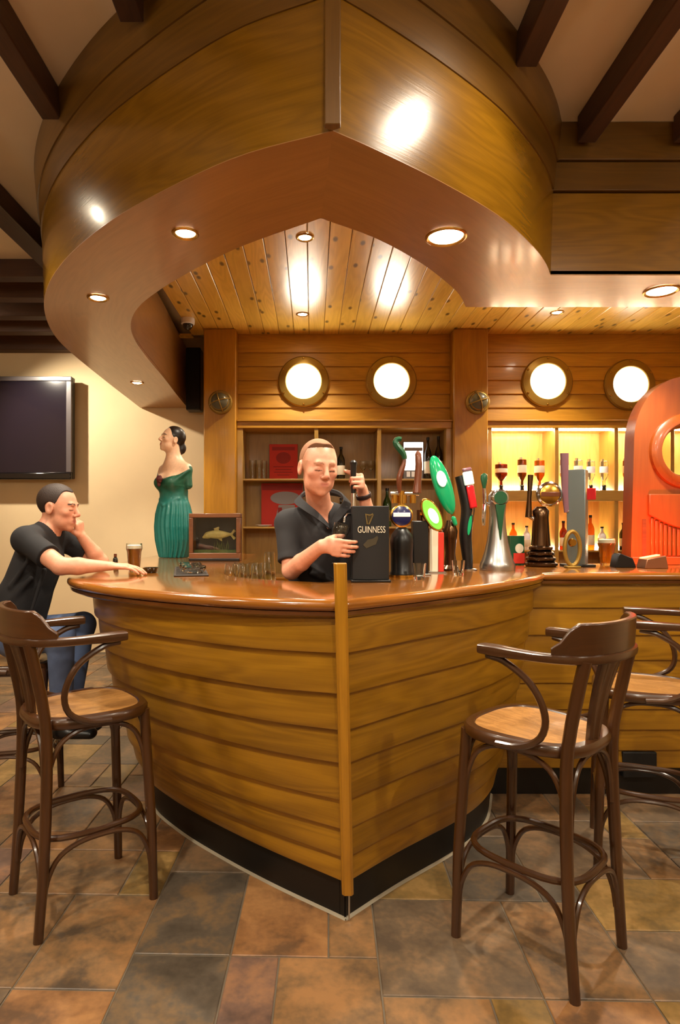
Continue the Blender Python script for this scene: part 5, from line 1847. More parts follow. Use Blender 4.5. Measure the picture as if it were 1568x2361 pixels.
oval(Vector(tuple(pc)), 0.026, 0.045, math.radians(14), pc[1] - 0.031, pc[1] - 0.020).build('white_panel', 'white_lit', t5, bevel=0.003)
MB().tube([Vector(tuple(A(c1) - dv / L_ * 0.02)), (cx + 0.06, cy - 0.01, Z + 0.27)], 0.011, 10).build('lever_shaft', 'chrome', t5)
MB().tube([(cx - 0.03, cy - 0.01, Z + 0.33), (cx - 0.015, cy - 0.01, Z + 0.26), (cx + 0.02, cy, Z + 0.20)], 0.012, 10).build('side_tap', 'chrome', t5)

# ---- black font with red and white handle
cx, cy = 0.86, 3.50
t6 = thing('beer_font', (cx, cy, Z), 'curved black beer font with a red and white handle', 'beer tap')
path = catmull([(cx + 0.02, cy, Z + 0.006), (cx + 0.015, cy, Z + 0.08), (cx + 0.005, cy, Z + 0.20), (cx + 0.015, cy, Z + 0.34), (cx - 0.01, cy, Z + 0.46), (cx - 0.03, cy, Z + 0.53)], 22)
MB().tube(path, [0.026 + 0.010 * math.sin(i / 21 * math.pi) for i in range(22)], 14).build('curved_body', 'black', t6, smooth=60)
part_lathe(t6, 'base_ring', [(0.05, 0), (0.05, 0.006), (0.04, 0.01)], 'chrome', (cx + 0.02, cy, Z), 24)
rp = Matrix.Rotation(math.radians(-10), 3, 'Y')
hc = Vector((cx + 0.020, cy - 0.035, Z + 0.47))
MB().box(hc + rp @ Vector((0, 0, 0.045)), (0.052, 0.03, 0.075), rp).build('white_panel', 'white_lit', t6, bevel=0.006)
MB().box(hc + rp @ Vector((0, 0, 0.094)), (0.050, 0.03, 0.022), rp).build('purple_cap', 'pink', t6, bevel=0.008)
MB().box(hc + rp @ Vector((0, 0, -0.06)), (0.042, 0.026, 0.13), rp).build('red_grip', 'red', t6, bevel=0.008)
MB().tube([hc + rp @ Vector((0, 0, -0.12)), (cx + 0.035, cy - 0.01, Z + 0.27)], 0.010, 10).build('lever_shaft', 'chrome', t6)
oval(Vector((cx + 0.018, 0, Z + 0.25)), 0.010, 0.055, math.radians(-8), cy - 0.045, cy - 0.03).build('teal_stripe', 'green_gloss', t6, bevel=0.002)
for k_, (x_, y_) in enumerate(((0.50, 2.90), (0.74, 3.14))):
    p = thing('tumbler', (x_, y_, Z), ['small clear tumbler by the dark dome beer font', 'small clear tumbler by the striped beer font'][k_], 'glass', 'empty tumblers on the bar')
    glass_obj(p, 'glass', [(0.026, 0), (0.027, 0.004), (0.033, 0.075)], (x_, y_, Z))

# ---- chrome flared font with a green taper
cx, cy = 1.045, 3.50
t7 = thing('beer_font', (cx, cy, Z), 'bright chrome flared beer font with a dark green taper', 'beer tap')
part_lathe(t7, 'flared_body', [(0.096, 0.0), (0.098, 0.02), (0.094, 0.04), (0.086, 0.055), (0.072, 0.10), (0.058, 0.16), (0.047, 0.24), (0.043, 0.31), (0.047, 0.365), (0.052, 0.395), (0.050, 0.42), (0.036, 0.44), (0.015, 0.45)], 'steel', (cx, cy, Z), 36, smooth=60)
MB().prism([(cx - 0.028, Z + 0.372), (cx + 0.028, Z + 0.372), (cx + 0.020, Z + 0.32), (cx + 0.003, Z + 0.17), (cx - 0.003, Z + 0.17), (cx - 0.020, Z + 0.32)], 'Y', cy - 0.062, cy - 0.030).build('green_taper', 'dark_green', t7, bevel=0.003)
part_lathe(t7, 'round_badge', [(0.048, 0.03), (0.048, 0.056), (0.040, 0.062)], 'chrome', (cx, cy, Z + 0.405), 32, 'Y')
part_lathe(t7, 'badge_face', [(0.036, 0.058), (0.036, 0.0645)], 'dark_green', (cx, cy, Z + 0.405), 32, 'Y')
MB().tube([(cx - 0.03, cy, Z + 0.36), (cx - 0.072, cy, Z + 0.38), (cx - 0.075, cy, Z + 0.46)], 0.011, 12).build('lever_shaft', 'chrome', t7)
part_lathe(t7, 'lever_knob', [(0.008, 0.455), (0.013, 0.48), (0.021, 0.515), (0.018, 0.535), (0.006, 0.545)], 'dark_green', (cx - 0.075, cy, Z), 16)
MB().tube([(cx - 0.072, cy, Z + 0.37), (cx - 0.080, cy - 0.01, Z + 0.30), (cx - 0.080, cy - 0.01, Z + 0.25)], [0.012, 0.012, 0.008], 10).build('spout', 'chrome', t7)

# ---- dark bronze font with ringed base and round badge
cx, cy = 1.40, 3.80
t8 = thing('beer_font', (cx, cy, Z), 'dark bronze beer font with ringed base and round gold badge', 'beer tap')
pr = []
for k_ in range(4):
    z_, r_ = 0.032 * k_, 0.098 - 0.009 * k_
    pr += [(r_ - 0.012, z_), (r_, z_ + 0.009), (r_, z_ + 0.021), (r_ - 0.012, z_ + 0.030)]
part_lathe(t8, 'ringed_base', pr, 'dark_bronze', (cx, cy, Z), 36, smooth=50)
part_lathe(t8, 'column', [(0.058, 0.128), (0.052, 0.20), (0.046, 0.30), (0.050, 0.34), (0.030, 0.365)], 'dark_bronze', (cx, cy, Z), 32, smooth=50)
part_lathe(t8, 'badge_ring', [(0.072, 0.02), (0.076, 0.03), (0.076, 0.055), (0.066, 0.062), (0.060, 0.056)], 'chrome', (cx + 0.035, cy, Z + 0.44), 36, 'Y')
bd = part_lathe(t8, 'badge', [(0.060, 0.03), (0.060, 0.056), (0.05, 0.06)], 'gold', (cx + 0.035, cy, Z + 0.44), 36, 'Y')
MB().bb(cx - 0.020, cx + 0.09, cy - 0.066, cy - 0.058, Z + 0.425, Z + 0.452).build('badge_band', 'brown_handle', bd, bevel=0.002)
MB().tube([(cx - 0.075, cy, Z + 0.30), (cx - 0.07, cy, Z + 0.42), (cx - 0.062, cy, Z + 0.56)], [0.020, 0.013, 0.017], 14).build('lever_handle', 'dark_bronze', t8)
MB().tube([(cx - 0.075, cy, Z + 0.31), (cx - 0.03, cy, Z + 0.28)], 0.012, 10).build('lever_arm', 'chrome', t8)
hoop = [(cx + 0.135 + 0.045 * math.cos(a), cy - 0.14, Z + 0.115 + 0.10 * math.sin(a)) for a in [2 * math.pi * i / 32 for i in range(32)]]
hoop.append(hoop[0])
th_ = thing('brass_hoop', (cx + 0.135, cy - 0.14, Z), 'upright bronze oval hoop beside the square steel font', 'ornament')
MB().tube(hoop, 0.012, 10).build('hoop', 'bronze', th_)
part_lathe(th_, 'boss', [(0.02, -0.01), (0.026, 0.0), (0.02, 0.014)], 'gold', (cx + 0.135, cy - 0.14, Z + 0.15), 16, 'Y')
MB().bb(cx + 0.095, cx + 0.175, cy - 0.17, cy - 0.11, Z, Z + 0.012).build('foot', 'bronze', th_, bevel=0.003)

# ---- square brushed steel column
cx, cy = 1.625, 3.80
t9 = thing('beer_font', (cx, cy, Z), 'tall square brushed steel beer font with a slanted top', 'beer tap')
R40 = Matrix.Rotation(math.radians(-32), 3, 'Z')
mb = MB()
hw = 0.053
base = [R40 @ Vector((sx * hw, sy * hw, 0)) for sx, sy in ((-1, -1), (1, -1), (1, 1), (-1, 1))]
tops = [0.545, 0.590, 0.600, 0.560]
mb.add([Vector((cx + b.x, cy + b.y, Z + 0.014)) for b in base] + [Vector((cx + b.x, cy + b.y, Z + 0.59)) for b, t_ in zip(base, tops)], [(0, 1, 2, 3), (7, 6, 5, 4), (0, 1, 5, 4), (1, 2, 6, 5), (2, 3, 7, 6), (3, 0, 4, 7)])
mb.build('column', 'blue_steel', t9, bevel=0.004)
MB().box((cx, cy, Z + 0.007), (0.17, 0.13, 0.014)).build('base_plate', 'black', t9, bevel=0.003)
MB().box((cx + 0.052, cy - 0.075, Z + 0.44), (0.05, 0.012, 0.07), R40).build('red_badge', 'red', t9, bevel=0.004)
MB().tube([(cx - 0.075, cy - 0.02, Z + 0.33), (cx - 0.085, cy - 0.02, Z + 0.45), (cx - 0.088, cy - 0.02, Z + 0.69)], [0.014, 0.018, 0.024], 12, flat=0.6, up=(0, 1, 0)).build('lever_handle', 'pink', t9)
MB().tube([(cx - 0.075, cy - 0.02, Z + 0.34), (cx - 0.03, cy, Z + 0.32)], 0.012, 10).build('lever_arm', 'chrome', t9)

pint((1.865, 3.93, Z), 'full pint of golden lager beside the square steel font', h=0.17, r0=0.036, r1=0.052, fill=0.82)
ct = thing('carton', (1.30, 3.96, Z), 'small dark green carton with red and pale print behind the chrome font', 'box')
MB().bb(1.255, 1.345, 3.93, 3.99, Z, Z + 0.185).build('carton_body', 'dark_green', ct, bevel=0.002)
MB().bb(1.275, 1.345, 3.926, 3.931, Z + 0.01, Z + 0.075).build('red_print', 'red_print', ct)
oval(Vector((1.312, 0, Z + 0.105)), 0.026, 0.030, 0, 3.926, 3.931).build('pale_print', 'cream', ct)
# little wedge lamps at the foot of the arch
wl = thing('counter_lamp', (1.86, 3.72, Z), 'small dark wedge-shaped lamp on the bar near the red arch', 'lamp')
MB().prism([(1.80, Z), (1.925, Z), (1.905, Z + 0.055), (1.83, Z + 0.085), (1.815, Z + 0.07)], 'Y', 3.68, 3.76).build('housing', 'black', wl, bevel=0.004)
wc = thing('counter_lamp', (2.0, 3.66, Z), 'copper wedge-shaped lamp throwing red light on the arch', 'lamp')
MB().prism([(1.93, Z), (2.07, Z), (2.055, Z + 0.075), (1.945, Z + 0.055)], 'Y', 3.60, 3.70).build('housing', 'copper', wc, bevel=0.004)
MB().prism([(1.95, Z + 0.057), (2.05, Z + 0.0755), (2.05, Z + 0.079), (1.95, Z + 0.061)], 'Y', 3.655, 3.695).build('lens', 'led_red', wc)
spot('red_light', (2.0, 3.70, Z + 0.10), (2.22, 4.0, Z + 0.26), 13.0, 2.1, 0.8, (1.0, 0.07, 0.02), wc, 0.03)

# ---- red arched wooden screen with a round opening
ax0, ay0, ay1 = 2.385, 3.95, 4.07
zc = 1.92
HWD, ZS = 0.335, 1.985
arch = thing('arched_screen', (ax0, ay0, Z), 'red-orange arched wooden screen with a round brass-rimmed opening', 'screen')
seg = 96


def arch_out(a):
    """outline of the arch seen from the opening's centre at angle a"""
    lo, hi = 0.0, 2.0
    def inside(r):
        x, z = r * math.cos(a), zc + r * math.sin(a)
        if z < Z: return False
        if z <= ZS: return abs(x) <= HWD + 0.02 * (ZS - z) / 0.77
        return (x / HWD) ** 2 + ((z - ZS) / 0.41) ** 2 <= 1
    for _ in range(30):
        m_ = (lo + hi) / 2
        if inside(m_): lo = m_
        else: hi = m_
    return lo


RO = 0.178
angs = [2 * math.pi * i / seg for i in range(seg)]
for cz_, cxn in ((Z, -1), (Z, 1)):
    angs.append(math.atan2(Z - zc + 0.0005, cxn * (HWD + 0.019)) % (2 * math.pi))
angs = sorted(angs)
angs.append(angs[0])
rows = []
for rr_, y_ in (('i', ay0), ('o', ay0), ('o', ay1), ('i', ay1)):
    rows.append([Vector((ax0 + (RO if rr_ == 'i' else arch_out(a)) * math.cos(a), y_, zc + (RO if rr_ == 'i' else arch_out(a)) * math.sin(a))) for a in angs])
mb = MB(grain=(0, 0, 1)); mb.rows(rows, closed_rows=True)
mb.build('panel', 'arch_red', arch, smooth=30)
rows = []
for r_, y_ in ((0.168, ay0 + 0.10), (0.168, ay0 - 0.02), (0.180, ay0 - 0.040), (0.212, ay0 - 0.040), (0.236, ay0 - 0.022), (0.240, ay0 - 0.001), (0.179, ay0 - 0.0008), (0.177, ay0 + 0.10)):
    rows.append([Vector((ax0 + r_ * math.cos(2 * math.pi * i / 64), y_, zc + r_ * math.sin(2 * math.pi * i / 64))) for i in range(65)])
mb = MB(grain=(0, 0, 1)); mb.rows(rows, closed_rows=True); mb.build('opening_rim', 'arch_red', arch, smooth=40)
rows = []
for r_, y_ in ((0.167, ay0 + 0.09), (0.167, ay0 + 0.015), (0.152, ay0 + 0.03), (0.152, ay0 + 0.08)):
    rows.append([Vector((ax0 + r_ * math.cos(2 * math.pi * i / 64), y_, zc + r_ * math.sin(2 * math.pi * i / 64))) for i in range(65)])
mb = MB(); mb.rows(rows, closed_rows=True); mb.build('brass_liner', 'bronze', arch, smooth=40)
# raised belly, slot and reeding below it
arc = [(ax0 - 0.25 + 0.50 * i / 24, Z + 0.320 - 0.090 * math.sin(math.pi * i / 24)) for i in range(25)]
poly = arc + [(ax0 + 0.25, Z + 0.45), (ax0 - 0.25, Z + 0.45)]
MB(grain=(0, 0, 1)).prism(poly, 'Y', ay0 - 0.022, ay0 - 0.0005).build('belly_moulding', 'arch_red', arch, bevel=0.006)
for i in range(17):
    x_ = ax0 - 0.224 + 0.028 * i
    top_ = np.interp(x_, [q[0] for q in arc], [q[1] for q in arc]) - 0.008
    MB(grain=(0, 0, 1)).bb(x_ - 0.010, x_ + 0.010, ay0 - 0.012, ay0 - 0.0005, Z + 0.056, top_).build('reed', 'arch_red', arch, bevel=0.005)
for sx in (-1, 1):
    MB().bb(ax0 + sx * 0.272 - 0.012, ax0 + sx * 0.272 + 0.012, ay0 - 0.004, ay0 - 0.0003, Z + 0.06, Z + 0.29).build('slot', 'frame_wood', arch)
MB().bb(ax0 - HWD - 0.02, ax0 + HWD + 0.02, ay0 - 0.018, ay0 - 0.0005, Z, Z + 0.050).build('plinth', 'arch_red', arch, bevel=0.004)

# ================================================================== counter, television side
pint((-1.005, 3.50, Z), 'pint of dark amber beer by the seated man', liquid='stout_beer', fill=0.80)
ash = thing('ashtray', (-0.86, 3.30, Z), 'small dark ashtray by the seated man fingertips', 'ashtray')
glass_obj(ash, 'dish', [(0.030, 0), (0.034, 0.004), (0.042, 0.028)], (-0.86, 3.30, Z), mat='bottle_dark', th=0.006, base=0.008)
sb = thing('sauce_bottle', (-1.20, 3.78, Z), 'tiny dark bottle on the bar behind the seated man', 'bottle')
part_lathe(sb, 'body', [(0.014, 0), (0.015, 0.004), (0.015, 0.045), (0.007, 0.06)], 'bottle_dark', (-1.20, 3.78, Z), 16)
part_lathe(sb, 'cap', [(0.009, 0.06), (0.009, 0.078)], 'brown_handle', (-1.20, 3.78, Z), 16)
mat_ = thing('bar_mat', (-0.70, 3.28, Z), 'long dark rubber bar mat under the glass ashtrays', 'bar mat')
M['rubber'] = plain('dark_rubber', (40, 32, 26), 0.6)
Rm = Matrix.Rotation(math.radians(-38), 3, 'Z')
MB().box((-0.66, 3.36, Z + 0.004), (0.17, 0.62, 0.008), Matrix.Rotation(math.radians(12), 3, 'Z')).build('mat', 'rubber', mat_, bevel=0.003)
for k_ in range(7):
    c = Vector((-0.66, 3.36, Z + 0.0095)) + Matrix.Rotation(math.radians(12), 3, 'Z') @ Vector((0, -0.27 + 0.09 * k_, 0))
    MB().box(c, (0.15, 0.012, 0.003), Matrix.Rotation(math.radians(12), 3, 'Z')).build('rib', 'rubber', mat_)
for k_, (x_, y_, lb) in enumerate(((-0.60, 3.15, 'clear glass ashtray at the barman end of the rubber mat'), (-0.645, 3.29, 'clear glass ashtray, middle one on the rubber mat'), (-0.675, 3.43, 'clear glass ashtray at the figurehead end of the rubber mat'))):
    p = thing('glass_ashtray', (x_, y_, Z + 0.011), lb, 'ashtray', 'clear glass ashtrays on the rubber mat')
    glass_obj(p, 'dish', [(0.048, 0), (0.052, 0.004), (0.062, 0.030), (0.060, 0.036)], (x_, y_, Z + 0.011), th=0.010, base=0.010, seg=16)
# under-bar cabinet with upturned glasses
cab = thing('underbar_cabinet', (-0.33, 3.38, 0), 'low steel cabinet behind the bar with glasses on top', 'cabinet')
MB().bb(-0.46, -0.20, 3.22, 3.62, 0.0, 1.085).build('carcass', 'wall_oak', cab, bevel=0.004)
MB().bb(-0.47, -0.19, 3.21, 3.63, 1.085, 1.10).build('steel_top', 'steel', cab, bevel=0.002)
gl = [(-0.43, 3.26), (-0.36, 3.25), (-0.29, 3.26), (-0.40, 3.36), (-0.32, 3.35), (-0.25, 3.34), (-0.235, 3.43)]
for k_, (x_, y_) in enumerate(gl):
    p = thing('tumbler', (x_, y_, 1.1005), 'upturned clear tumbler on the cabinet behind the bar' if k_ != 6 else 'tallest upturned clear glass on the cabinet next to the barman', 'glass', 'upturned tumblers on the cabinet')
    h_ = 0.145 if k_ != 6 else 0.20
    glass_obj(p, 'glass', [(0.036, 0), (0.0355, 0.004), (0.030, h_ - 0.01), (0.026, h_)], (x_, y_, 1.1005), base=0.0 + 0.006)

# ---- fish in a glazed case beside the figurehead
fc = thing('fish_case', (-0.70, 4.46, Z), 'dark wooden case with a mounted yellow fish behind glass', 'display case')
fx0, fx1, fy0, fy1, fz0, fz1 = -0.872, -0.508, 4.38, 4.50, Z, Z + 0.335
MB().bb(fx0, fx1, fy1 - 0.012, fy1, fz0, fz1).build('back_panel', 'matte_black', fc)
for nm, b in (('frame_rail', (fx0, fx1, fz0 + 0.0, fz0 + 0.055)), ('frame_rail', (fx0, fx1, fz1 - 0.03, fz1)), ('frame_stile', (fx0, fx0 + 0.03, fz0 + 0.055, fz1 - 0.03)), ('frame_stile', (fx1 - 0.03, fx1, fz0 + 0.055, fz1 - 0.03))):
    MB().bb(b[0], b[1], fy0, fy1 - 0.012, b[2], b[3]).build(nm, 'frame_wood', fc, bevel=0.004)
MB().bb(fx0 + 0.005, fx1 - 0.005, fy0 - 0.03, fy0, fz0, fz0 + 0.018).build('foot_rail', 'black', fc, bevel=0.003)
fF = Field((-0.84, 4.40, Z + 0.06), (-0.54, 4.49, Z + 0.32), 0.003)
fcx, fcz = -0.685, Z + 0.185
fF.ell((fcx, 4.455, fcz), (0.090, 0.020, 0.030), None, 0.01)
fF.cap((fcx - 0.07, 4.455, fcz - 0.012), (fcx - 0.095, 4.455, fcz - 0.020), 0.020, 0.010, 0.015)
fF.cap((fcx + 0.08, 4.455, fcz), (fcx + 0.105, 4.455, fcz + 0.002), 0.012, 0.008, 0.01)
for sz in (-1, 1):
    fF.ecap((fcx + 0.10, 4.455, fcz), (fcx + 0.128, 4.455, fcz + sz * 0.030), (0.006, 0.004), (0.012, 0.004), (1, 0, 0), 0.006)
fF.ecap((fcx - 0.01, 4.455, fcz + 0.028), (fcx + 0.015, 4.455, fcz + 0.050), (0.022, 0.004), (0.008, 0.003), (1, 0, 0), 0.006)
fF.ecap((fcx + 0.02, 4.455, fcz - 0.025), (fcx + 0.035, 4.455, fcz - 0.045), (0.014, 0.004), (0.006, 0.003), (1, 0, 0), 0.006)
fF.build('fish', 'fish', fc, None, 1)
MB().bb(fx0 + 0.031, fx1 - 0.031, fy0 + 0.04, fy1 - 0.013, fz0 + 0.056, fz0 + 0.075).build('painted_bank', 'olive', fc)
for k_ in range(9):
    x_ = fcx - 0.02 + 0.012 * k_
    MB().tube([(x_, 4.47, fz0 + 0.075), (x_ + 0.006 * math.sin(k_), 4.468, fz0 + 0.10), (x_ + 0.012 * math.sin(k_ * 2), 4.468, fz0 + 0.13 + 0.01 * (k_ % 3))], [0.003, 0.003, 0.001], 6).build('reed_blade', 'olive', fc)
MB().bb(fx0 + 0.031, fx1 - 0.031, fy0 + 0.008, fy0 + 0.011, fz0 + 0.056, fz1 - 0.031).build('glass_pane', 'glass', fc)

# ================================================================== television, speaker, camera
tv = thing('television', (-3.35, 6.45, 1.92), 'large dark flat television on the cream wall', 'television')
tx0, tx1, tz0, tz1, ty = -4.65, -2.66, 1.96, 3.09, 6.86
M['bezel'] = plain('grey_bezel', (92, 84, 84), 0.3, coat=0.4)
M['gloss_black'] = plain('gloss_black', (18, 16, 18), 0.1, coat=0.8)
MB().bb(tx0, tx1, ty + 0.02, ty + 0.10, tz0, tz1).build('back_shell', 'black', tv, bevel=0.01)
for b in ((tx0, tx1, tz1 - 0.05, tz1), (tx0, tx0 + 0.06, tz0 + 0.07, tz1 - 0.05), (tx1 - 0.06, tx1, tz0 + 0.07, tz1 - 0.05)):
    MB().bb(b[0], b[1], ty - 0.012, ty + 0.02, b[2], b[3]).build('bezel', 'bezel', tv, bevel=0.006)
MB().bb(tx0, tx1, ty - 0.02, ty + 0.02, tz0 - 0.01, tz0 + 0.07).build('lower_bezel', 'gloss_black', tv, bevel=0.015)
MB().bb(tx0 + 0.06, tx1 - 0.06, ty - 0.002, ty + 0.02, tz0 + 0.07, tz1 - 0.05).build('display', 'screen', tv)
MB().bb(-3.75, -3.45, ty + 0.10, 7.04, 2.35, 2.65).build('wall_bracket', 'black', tv, bevel=0.005)
MB().bb(-3.95, -3.25, 7.03, 7.049, 2.2, 2.8).build('bracket_plate', 'black', tv, bevel=0.004)

sp = thing('loudspeaker', (-1.30, 6.72, 2.72), 'tall narrow black loudspeaker under the canopy end', 'speaker')
MB().bb(-1.375, -1.215, 6.74, 6.92, 2.70, 3.38).build('cabinet', 'black', sp, bevel=0.012)
MB().bb(-1.368, -1.222, 6.728, 6.74, 2.71, 3.37).build('grille', 'speaker', sp, bevel=0.004)
MB().bb(-1.33, -1.26, 6.92, 7.045, 2.98, 3.10).build('wall_bracket', 'black', sp)
cc_ = thing('dome_camera', (-1.19, 5.93, CB), 'small white dome camera under the pine boards', 'camera')
part_lathe(cc_, 'housing', [(0.052, -0.055), (0.064, -0.05), (0.066, -0.02), (0.064, -0.0005)], 'white', (-1.19, 5.93, CB), 28)
part_lathe(cc_, 'smoked_dome', [(0.008, -0.105), (0.030, -0.098), (0.046, -0.078), (0.050, -0.056)], 'gloss_black', (-1.19, 5.93, CB), 28, smooth=60)

# ================================================================== dark shelves: posters, glasses, bottles
yS = 6.46
def poster(x0, x1, z0, z1, label, kind):
    p = thing('poster', ((x0 + x1) / 2, 6.58, z0), label, 'poster')
    MB().bb(x0, x1, 6.575, 6.59, z0, z1).build('board', 'red_print', p, bevel=0.003)
    w_, h_ = x1 - x0, z1 - z0
    cx, cz = (x0 + x1) / 2, (z0 + z1) / 2
    if kind == 0:
        MB().bb(x0 + w_ * 0.10, x1 - w_ * 0.10, 6.572, 6.5755, z1 - h_ * 0.17, z1 - h_ * 0.08).build('heading_print', 'dark_red', p)
        oval(Vector((cx, 0, z0 + h_ * 0.62)), w_ * 0.26, h_ * 0.16, 0, 6.572, 6.5755).build('emblem_print', 'dark_red', p)
        for k_ in range(4):
            ww = w_ * (0.36, 0.28, 0.33, 0.22)[k_]
            MB().bb(cx - ww, cx + ww, 6.572, 6.5755, z0 + h_ * (0.36 - 0.075 * k_), z0 + h_ * (0.385 - 0.075 * k_)).build('line_print', 'dark_red', p)
    else:
        MB().bb(x0 + w_ * 0.02, x1 - w_ * 0.02, 6.572, 6.5755, z1 - h_ * 0.16, z1 - h_ * 0.03).build('heading_print', 'dark_red', p)
        oval(Vector((cx + w_ * 0.08, 0, z0 + h_ * 0.66)), w_ * 0.36, h_ * 0.15, 0, 6.570, 6.5755).build('cap_print', 'grey_print', p)
        MB().prism([(x0 + w_ * 0.30, z0 + h_ * 0.03), (x0 + w_ * 0.42, z0 + h_ * 0.50), (x1 - w_ * 0.20, z0 + h_ * 0.50), (x1 - w_ * 0.06, z0 + h_ * 0.03)], 'Y', 6.571, 6.5755).build('figure_print', 'grey_print', p)
        MB().bb(x0 + w_ * 0.40, x0 + w_ * 0.50, 6.568, 6.572, z0 + h_ * 0.18, z0 + h_ * 0.44).build('shade_print', 'dark_red', p)


poster(-0.455, -0.155, SH1 + 0.001, SH1 + 0.385, 'small red poster with dark red print on the upper dark shelf', 0)
poster(-0.54, -0.10, SH2 + 0.001, SH2 + 0.46, 'red poster with a grey figure on the lower dark shelf', 1)


def bottle(x, y, z, h, r, mat, label, group, cap='black'):
    p = thing('bottle', (x, y, z), label, 'bottle', group)
    part_lathe(p, 'body', [(r * 0.92, 0), (r, 0.006), (r, h * 0.58), (r * 0.85, h * 0.66), (r * 0.36, h * 0.78), (r * 0.34, h * 0.93)], mat, (x, y, z), 20, smooth=50)
    part_lathe(p, 'cap', [(r * 0.40, h * 0.93), (r * 0.40, h)], cap, (x, y, z), 16)
    MB().lathe([(r + 0.0006, h * 0.14), (r + 0.0012, h * 0.145), (r + 0.0012, h * 0.42), (r + 0.0006, h * 0.425)], 20, (x, y, z)).build('paper_label', 'cream' if mat != 'bottle_green' else 'dim_gold', p)
    return p


GB = 'dark bottles on the unlit shelves'
for (x_, z_, h_, r_, lb) in ((0.30, SH1, 0.34, 0.042, 'dark wine bottle on the upper shelf behind the raised hand'), (0.20, SH1, 0.26, 0.040, 'short dark bottle on the upper shelf behind the raised hand'),
                             (1.205, SH1, 0.44, 0.038, 'tall dark bottle on the upper shelf beside the lit white sign'), (1.315, SH1, 0.45, 0.040, 'tall dark bottle on the upper shelf beside the middle pillar'),
                             (0.78, SH2, 0.40, 0.045, 'dark green bottle on the lower shelf behind the black font'), (0.30, SH2, 0.30, 0.04, 'dark bottle on the lower shelf behind the barman')):
    bottle(x_, yS, z_ + 0.0005, h_, r_, 'bottle_green' if 'green' in lb else 'bottle_dark', lb, GB)


def wineglass(x, y, z, label, group):
    p = thing('wine_glass', (x, y, z), label, 'glass', group)
    part_lathe(p, 'stem', [(0.034, 0), (0.034, 0.003), (0.005, 0.008), (0.004, 0.085), (0.010, 0.095)], 'glass', (x, y, z), 20)
    glass_obj(p, 'bowl', [(0.008, 0), (0.028, 0.02), (0.037, 0.05), (0.034, 0.10)], (x, y, z + 0.096), th=0.002, base=0.004)


for x_ in (0.44, 0.53, 0.61):
    wineglass(x_, yS, SH1 + 0.0005, 'empty wine glass on the upper dark shelf behind the barman', 'wine glasses on the dark shelf')
for x_, y_ in ((-0.62, yS), (-0.55, yS - 0.03), (-0.51, yS + 0.06)):
    p = thing('highball_glass', (x_, y_, SH1 + 0.0005), 'tall clear glass on the upper shelf beside the small red poster', 'glass', 'tall glasses on the dark shelf')
    glass_obj(p, 'glass', [(0.028, 0), (0.029, 0.004), (0.034, 0.20)], (x_, y_, SH1 + 0.0005))
sc_ = thing('saucer', (-0.50, 6.40, SH2 + 0.0005), 'white saucer on the lower dark shelf under the grey figure poster', 'saucer')
part_lathe(sc_, 'plate', [(0.04, 0), (0.045, 0.004), (0.085, 0.016), (0.085, 0.019), (0.04, 0.009), (0.004, 0.008)], 'white', (-0.50, 6.40, SH2 + 0.0005), 28)
ls = thing('lit_sign', (1.06, 6.50, SH1), 'small glowing white sign on the dark shelf behind the taps', 'sign')
MB().bb(0.945, 1.165, 6.47, 6.52, SH1 + 0.0005, SH1 + 0.40).build('frame', 'bezel', ls, bevel=0.01)
MB().bb(0.955, 1.155, 6.465, 6.47, SH1 + 0.10, SH1 + 0.39).build('lit_face', 'sign_lit', ls)
MB().bb(0.96, 1.15, 6.463, 6.466, SH1 + 0.30, SH1 + 0.335).build('print_band', 'grey_print', ls)
for k_ in range(3):
    MB().bb(0.985 + 0.05 * k_, 1.02 + 0.05 * k_, 6.462, 6.471, SH1 + 0.03, SH1 + 0.085).build('print_block', 'white', ls)

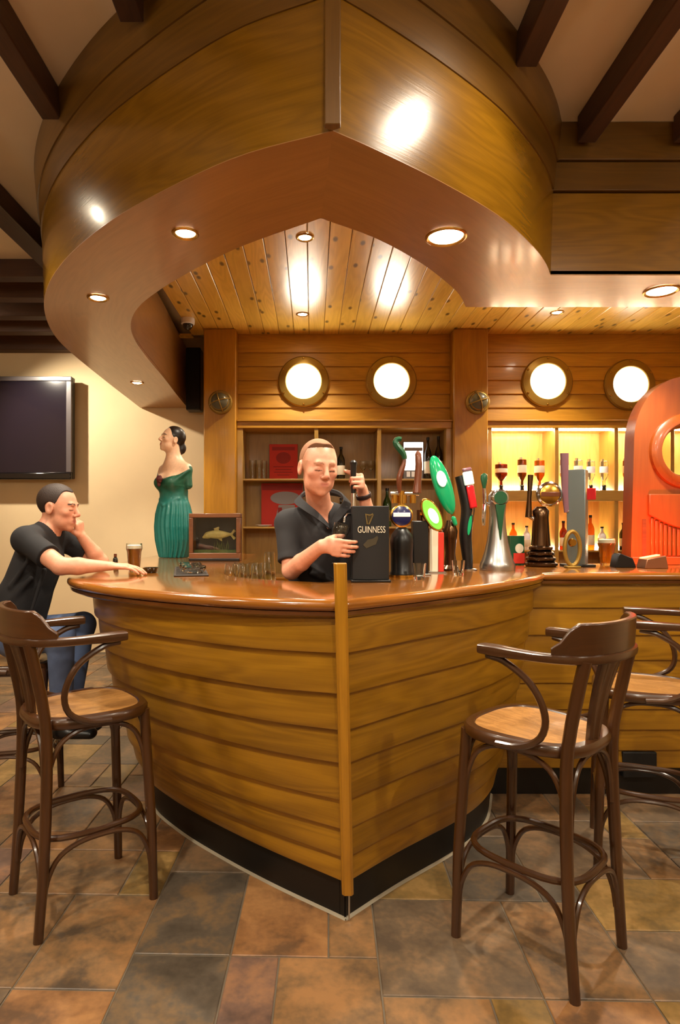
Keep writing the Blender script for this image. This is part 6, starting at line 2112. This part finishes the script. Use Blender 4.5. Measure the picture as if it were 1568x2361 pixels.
# ================================================================== lit shelves: spirit bottles on optics
GO = 'spirit bottles upended on optics in the lit shelves'
ops = [(1.95, 'spirit_red', 0.062, 0.17, 'round red-brown spirit bottle upended on an optic nearest the middle pillar'),
       (2.165, 'spirit_brown', 0.044, 0.22, 'brown spirit bottle upended on an optic, second from the middle pillar'),
       (2.345, 'spirit_amber', 0.050, 0.21, 'amber spirit bottle upended on an optic, third from the middle pillar'),
       (2.60, 'glass', 0.044, 0.22, 'clear spirit bottle upended on an optic just past the first divider'),
       (2.745, 'glass', 0.042, 0.21, 'clear spirit bottle upended on an optic, middle of the second lit bay'),
       (2.875, 'glass', 0.040, 0.20, 'clear spirit bottle upended on an optic above the square steel font'),
       (3.01, 'glass', 0.040, 0.20, 'clear spirit bottle upended on an optic before the second divider'),
       (3.25, 'spirit_amber', 0.042, 0.21, 'amber spirit bottle upended on an optic beside the red arch')]
yO = 6.40
for x_, mt, r_, hb, lb in ops:
    z0 = LS1 + 0.0005
    p = thing('optic_bottle', (x_, yO, z0), lb, 'bottle', GO)
    part_lathe(p, 'measure', [(0.020, 0.0), (0.022, 0.004), (0.018, 0.035), (0.022, 0.05), (0.016, 0.06)], 'black', (x_, yO, z0), 16)
    b_ = part_lathe(p, 'bottle_body', [(0.014, 0.06), (0.014, 0.10), (r_ * 0.6, 0.125), (r_, 0.16), (r_ * 1.02, 0.10 + hb * 0.75), (r_, 0.10 + hb), (r_ * 0.7, 0.106 + hb)], mt, (x_, yO, z0), 24, smooth=50)
    MB().lathe([(r_ + 0.0015, 0.185), (r_ + 0.002, 0.19), (r_ + 0.002, 0.10 + hb * 0.72), (r_ + 0.0015, 0.105 + hb * 0.72)], 24, (x_, yO, z0)).build('paper_label', 'white' if mt == 'glass' else 'cream', b_)
    MB().bb(x_ - 0.008, x_ + 0.008, yO + r_ * 0.5, yO + r_ + 0.02, z0, z0 + 0.13 + hb).build('bracket', 'steel', p)
GL = 'bottles on the lower lit shelf'
low = [(1.95, 'bottle_green', 0.30, 'green bottle on the lower lit shelf nearest the middle pillar'), (2.08, 'spirit_amber', 0.28, 'amber bottle on the lower lit shelf behind the chrome font'),
       (2.22, 'white', 0.25, 'white bottle on the lower lit shelf behind the carton'), (2.38, 'spirit_amber', 0.30, 'amber bottle on the lower lit shelf before the first divider'),
       (2.60, 'spirit_red', 0.30, 'red bottle on the lower lit shelf past the first divider'), (2.74, 'spirit_amber', 0.33, 'tall amber bottle on the lower lit shelf behind the square steel font'),
       (2.88, 'spirit_amber', 0.36, 'tallest amber bottle on the lower lit shelf'), (3.00, 'white', 0.24, 'white bottle on the lower lit shelf before the second divider'), (3.22, 'bottle_dark', 0.28, 'dark bottle on the lower lit shelf by the red arch')]
for x_, mt, h_, lb in low:
    bottle(x_, 6.42, LS2 + 0.0005, h_, 0.04, mt, lb, GL)
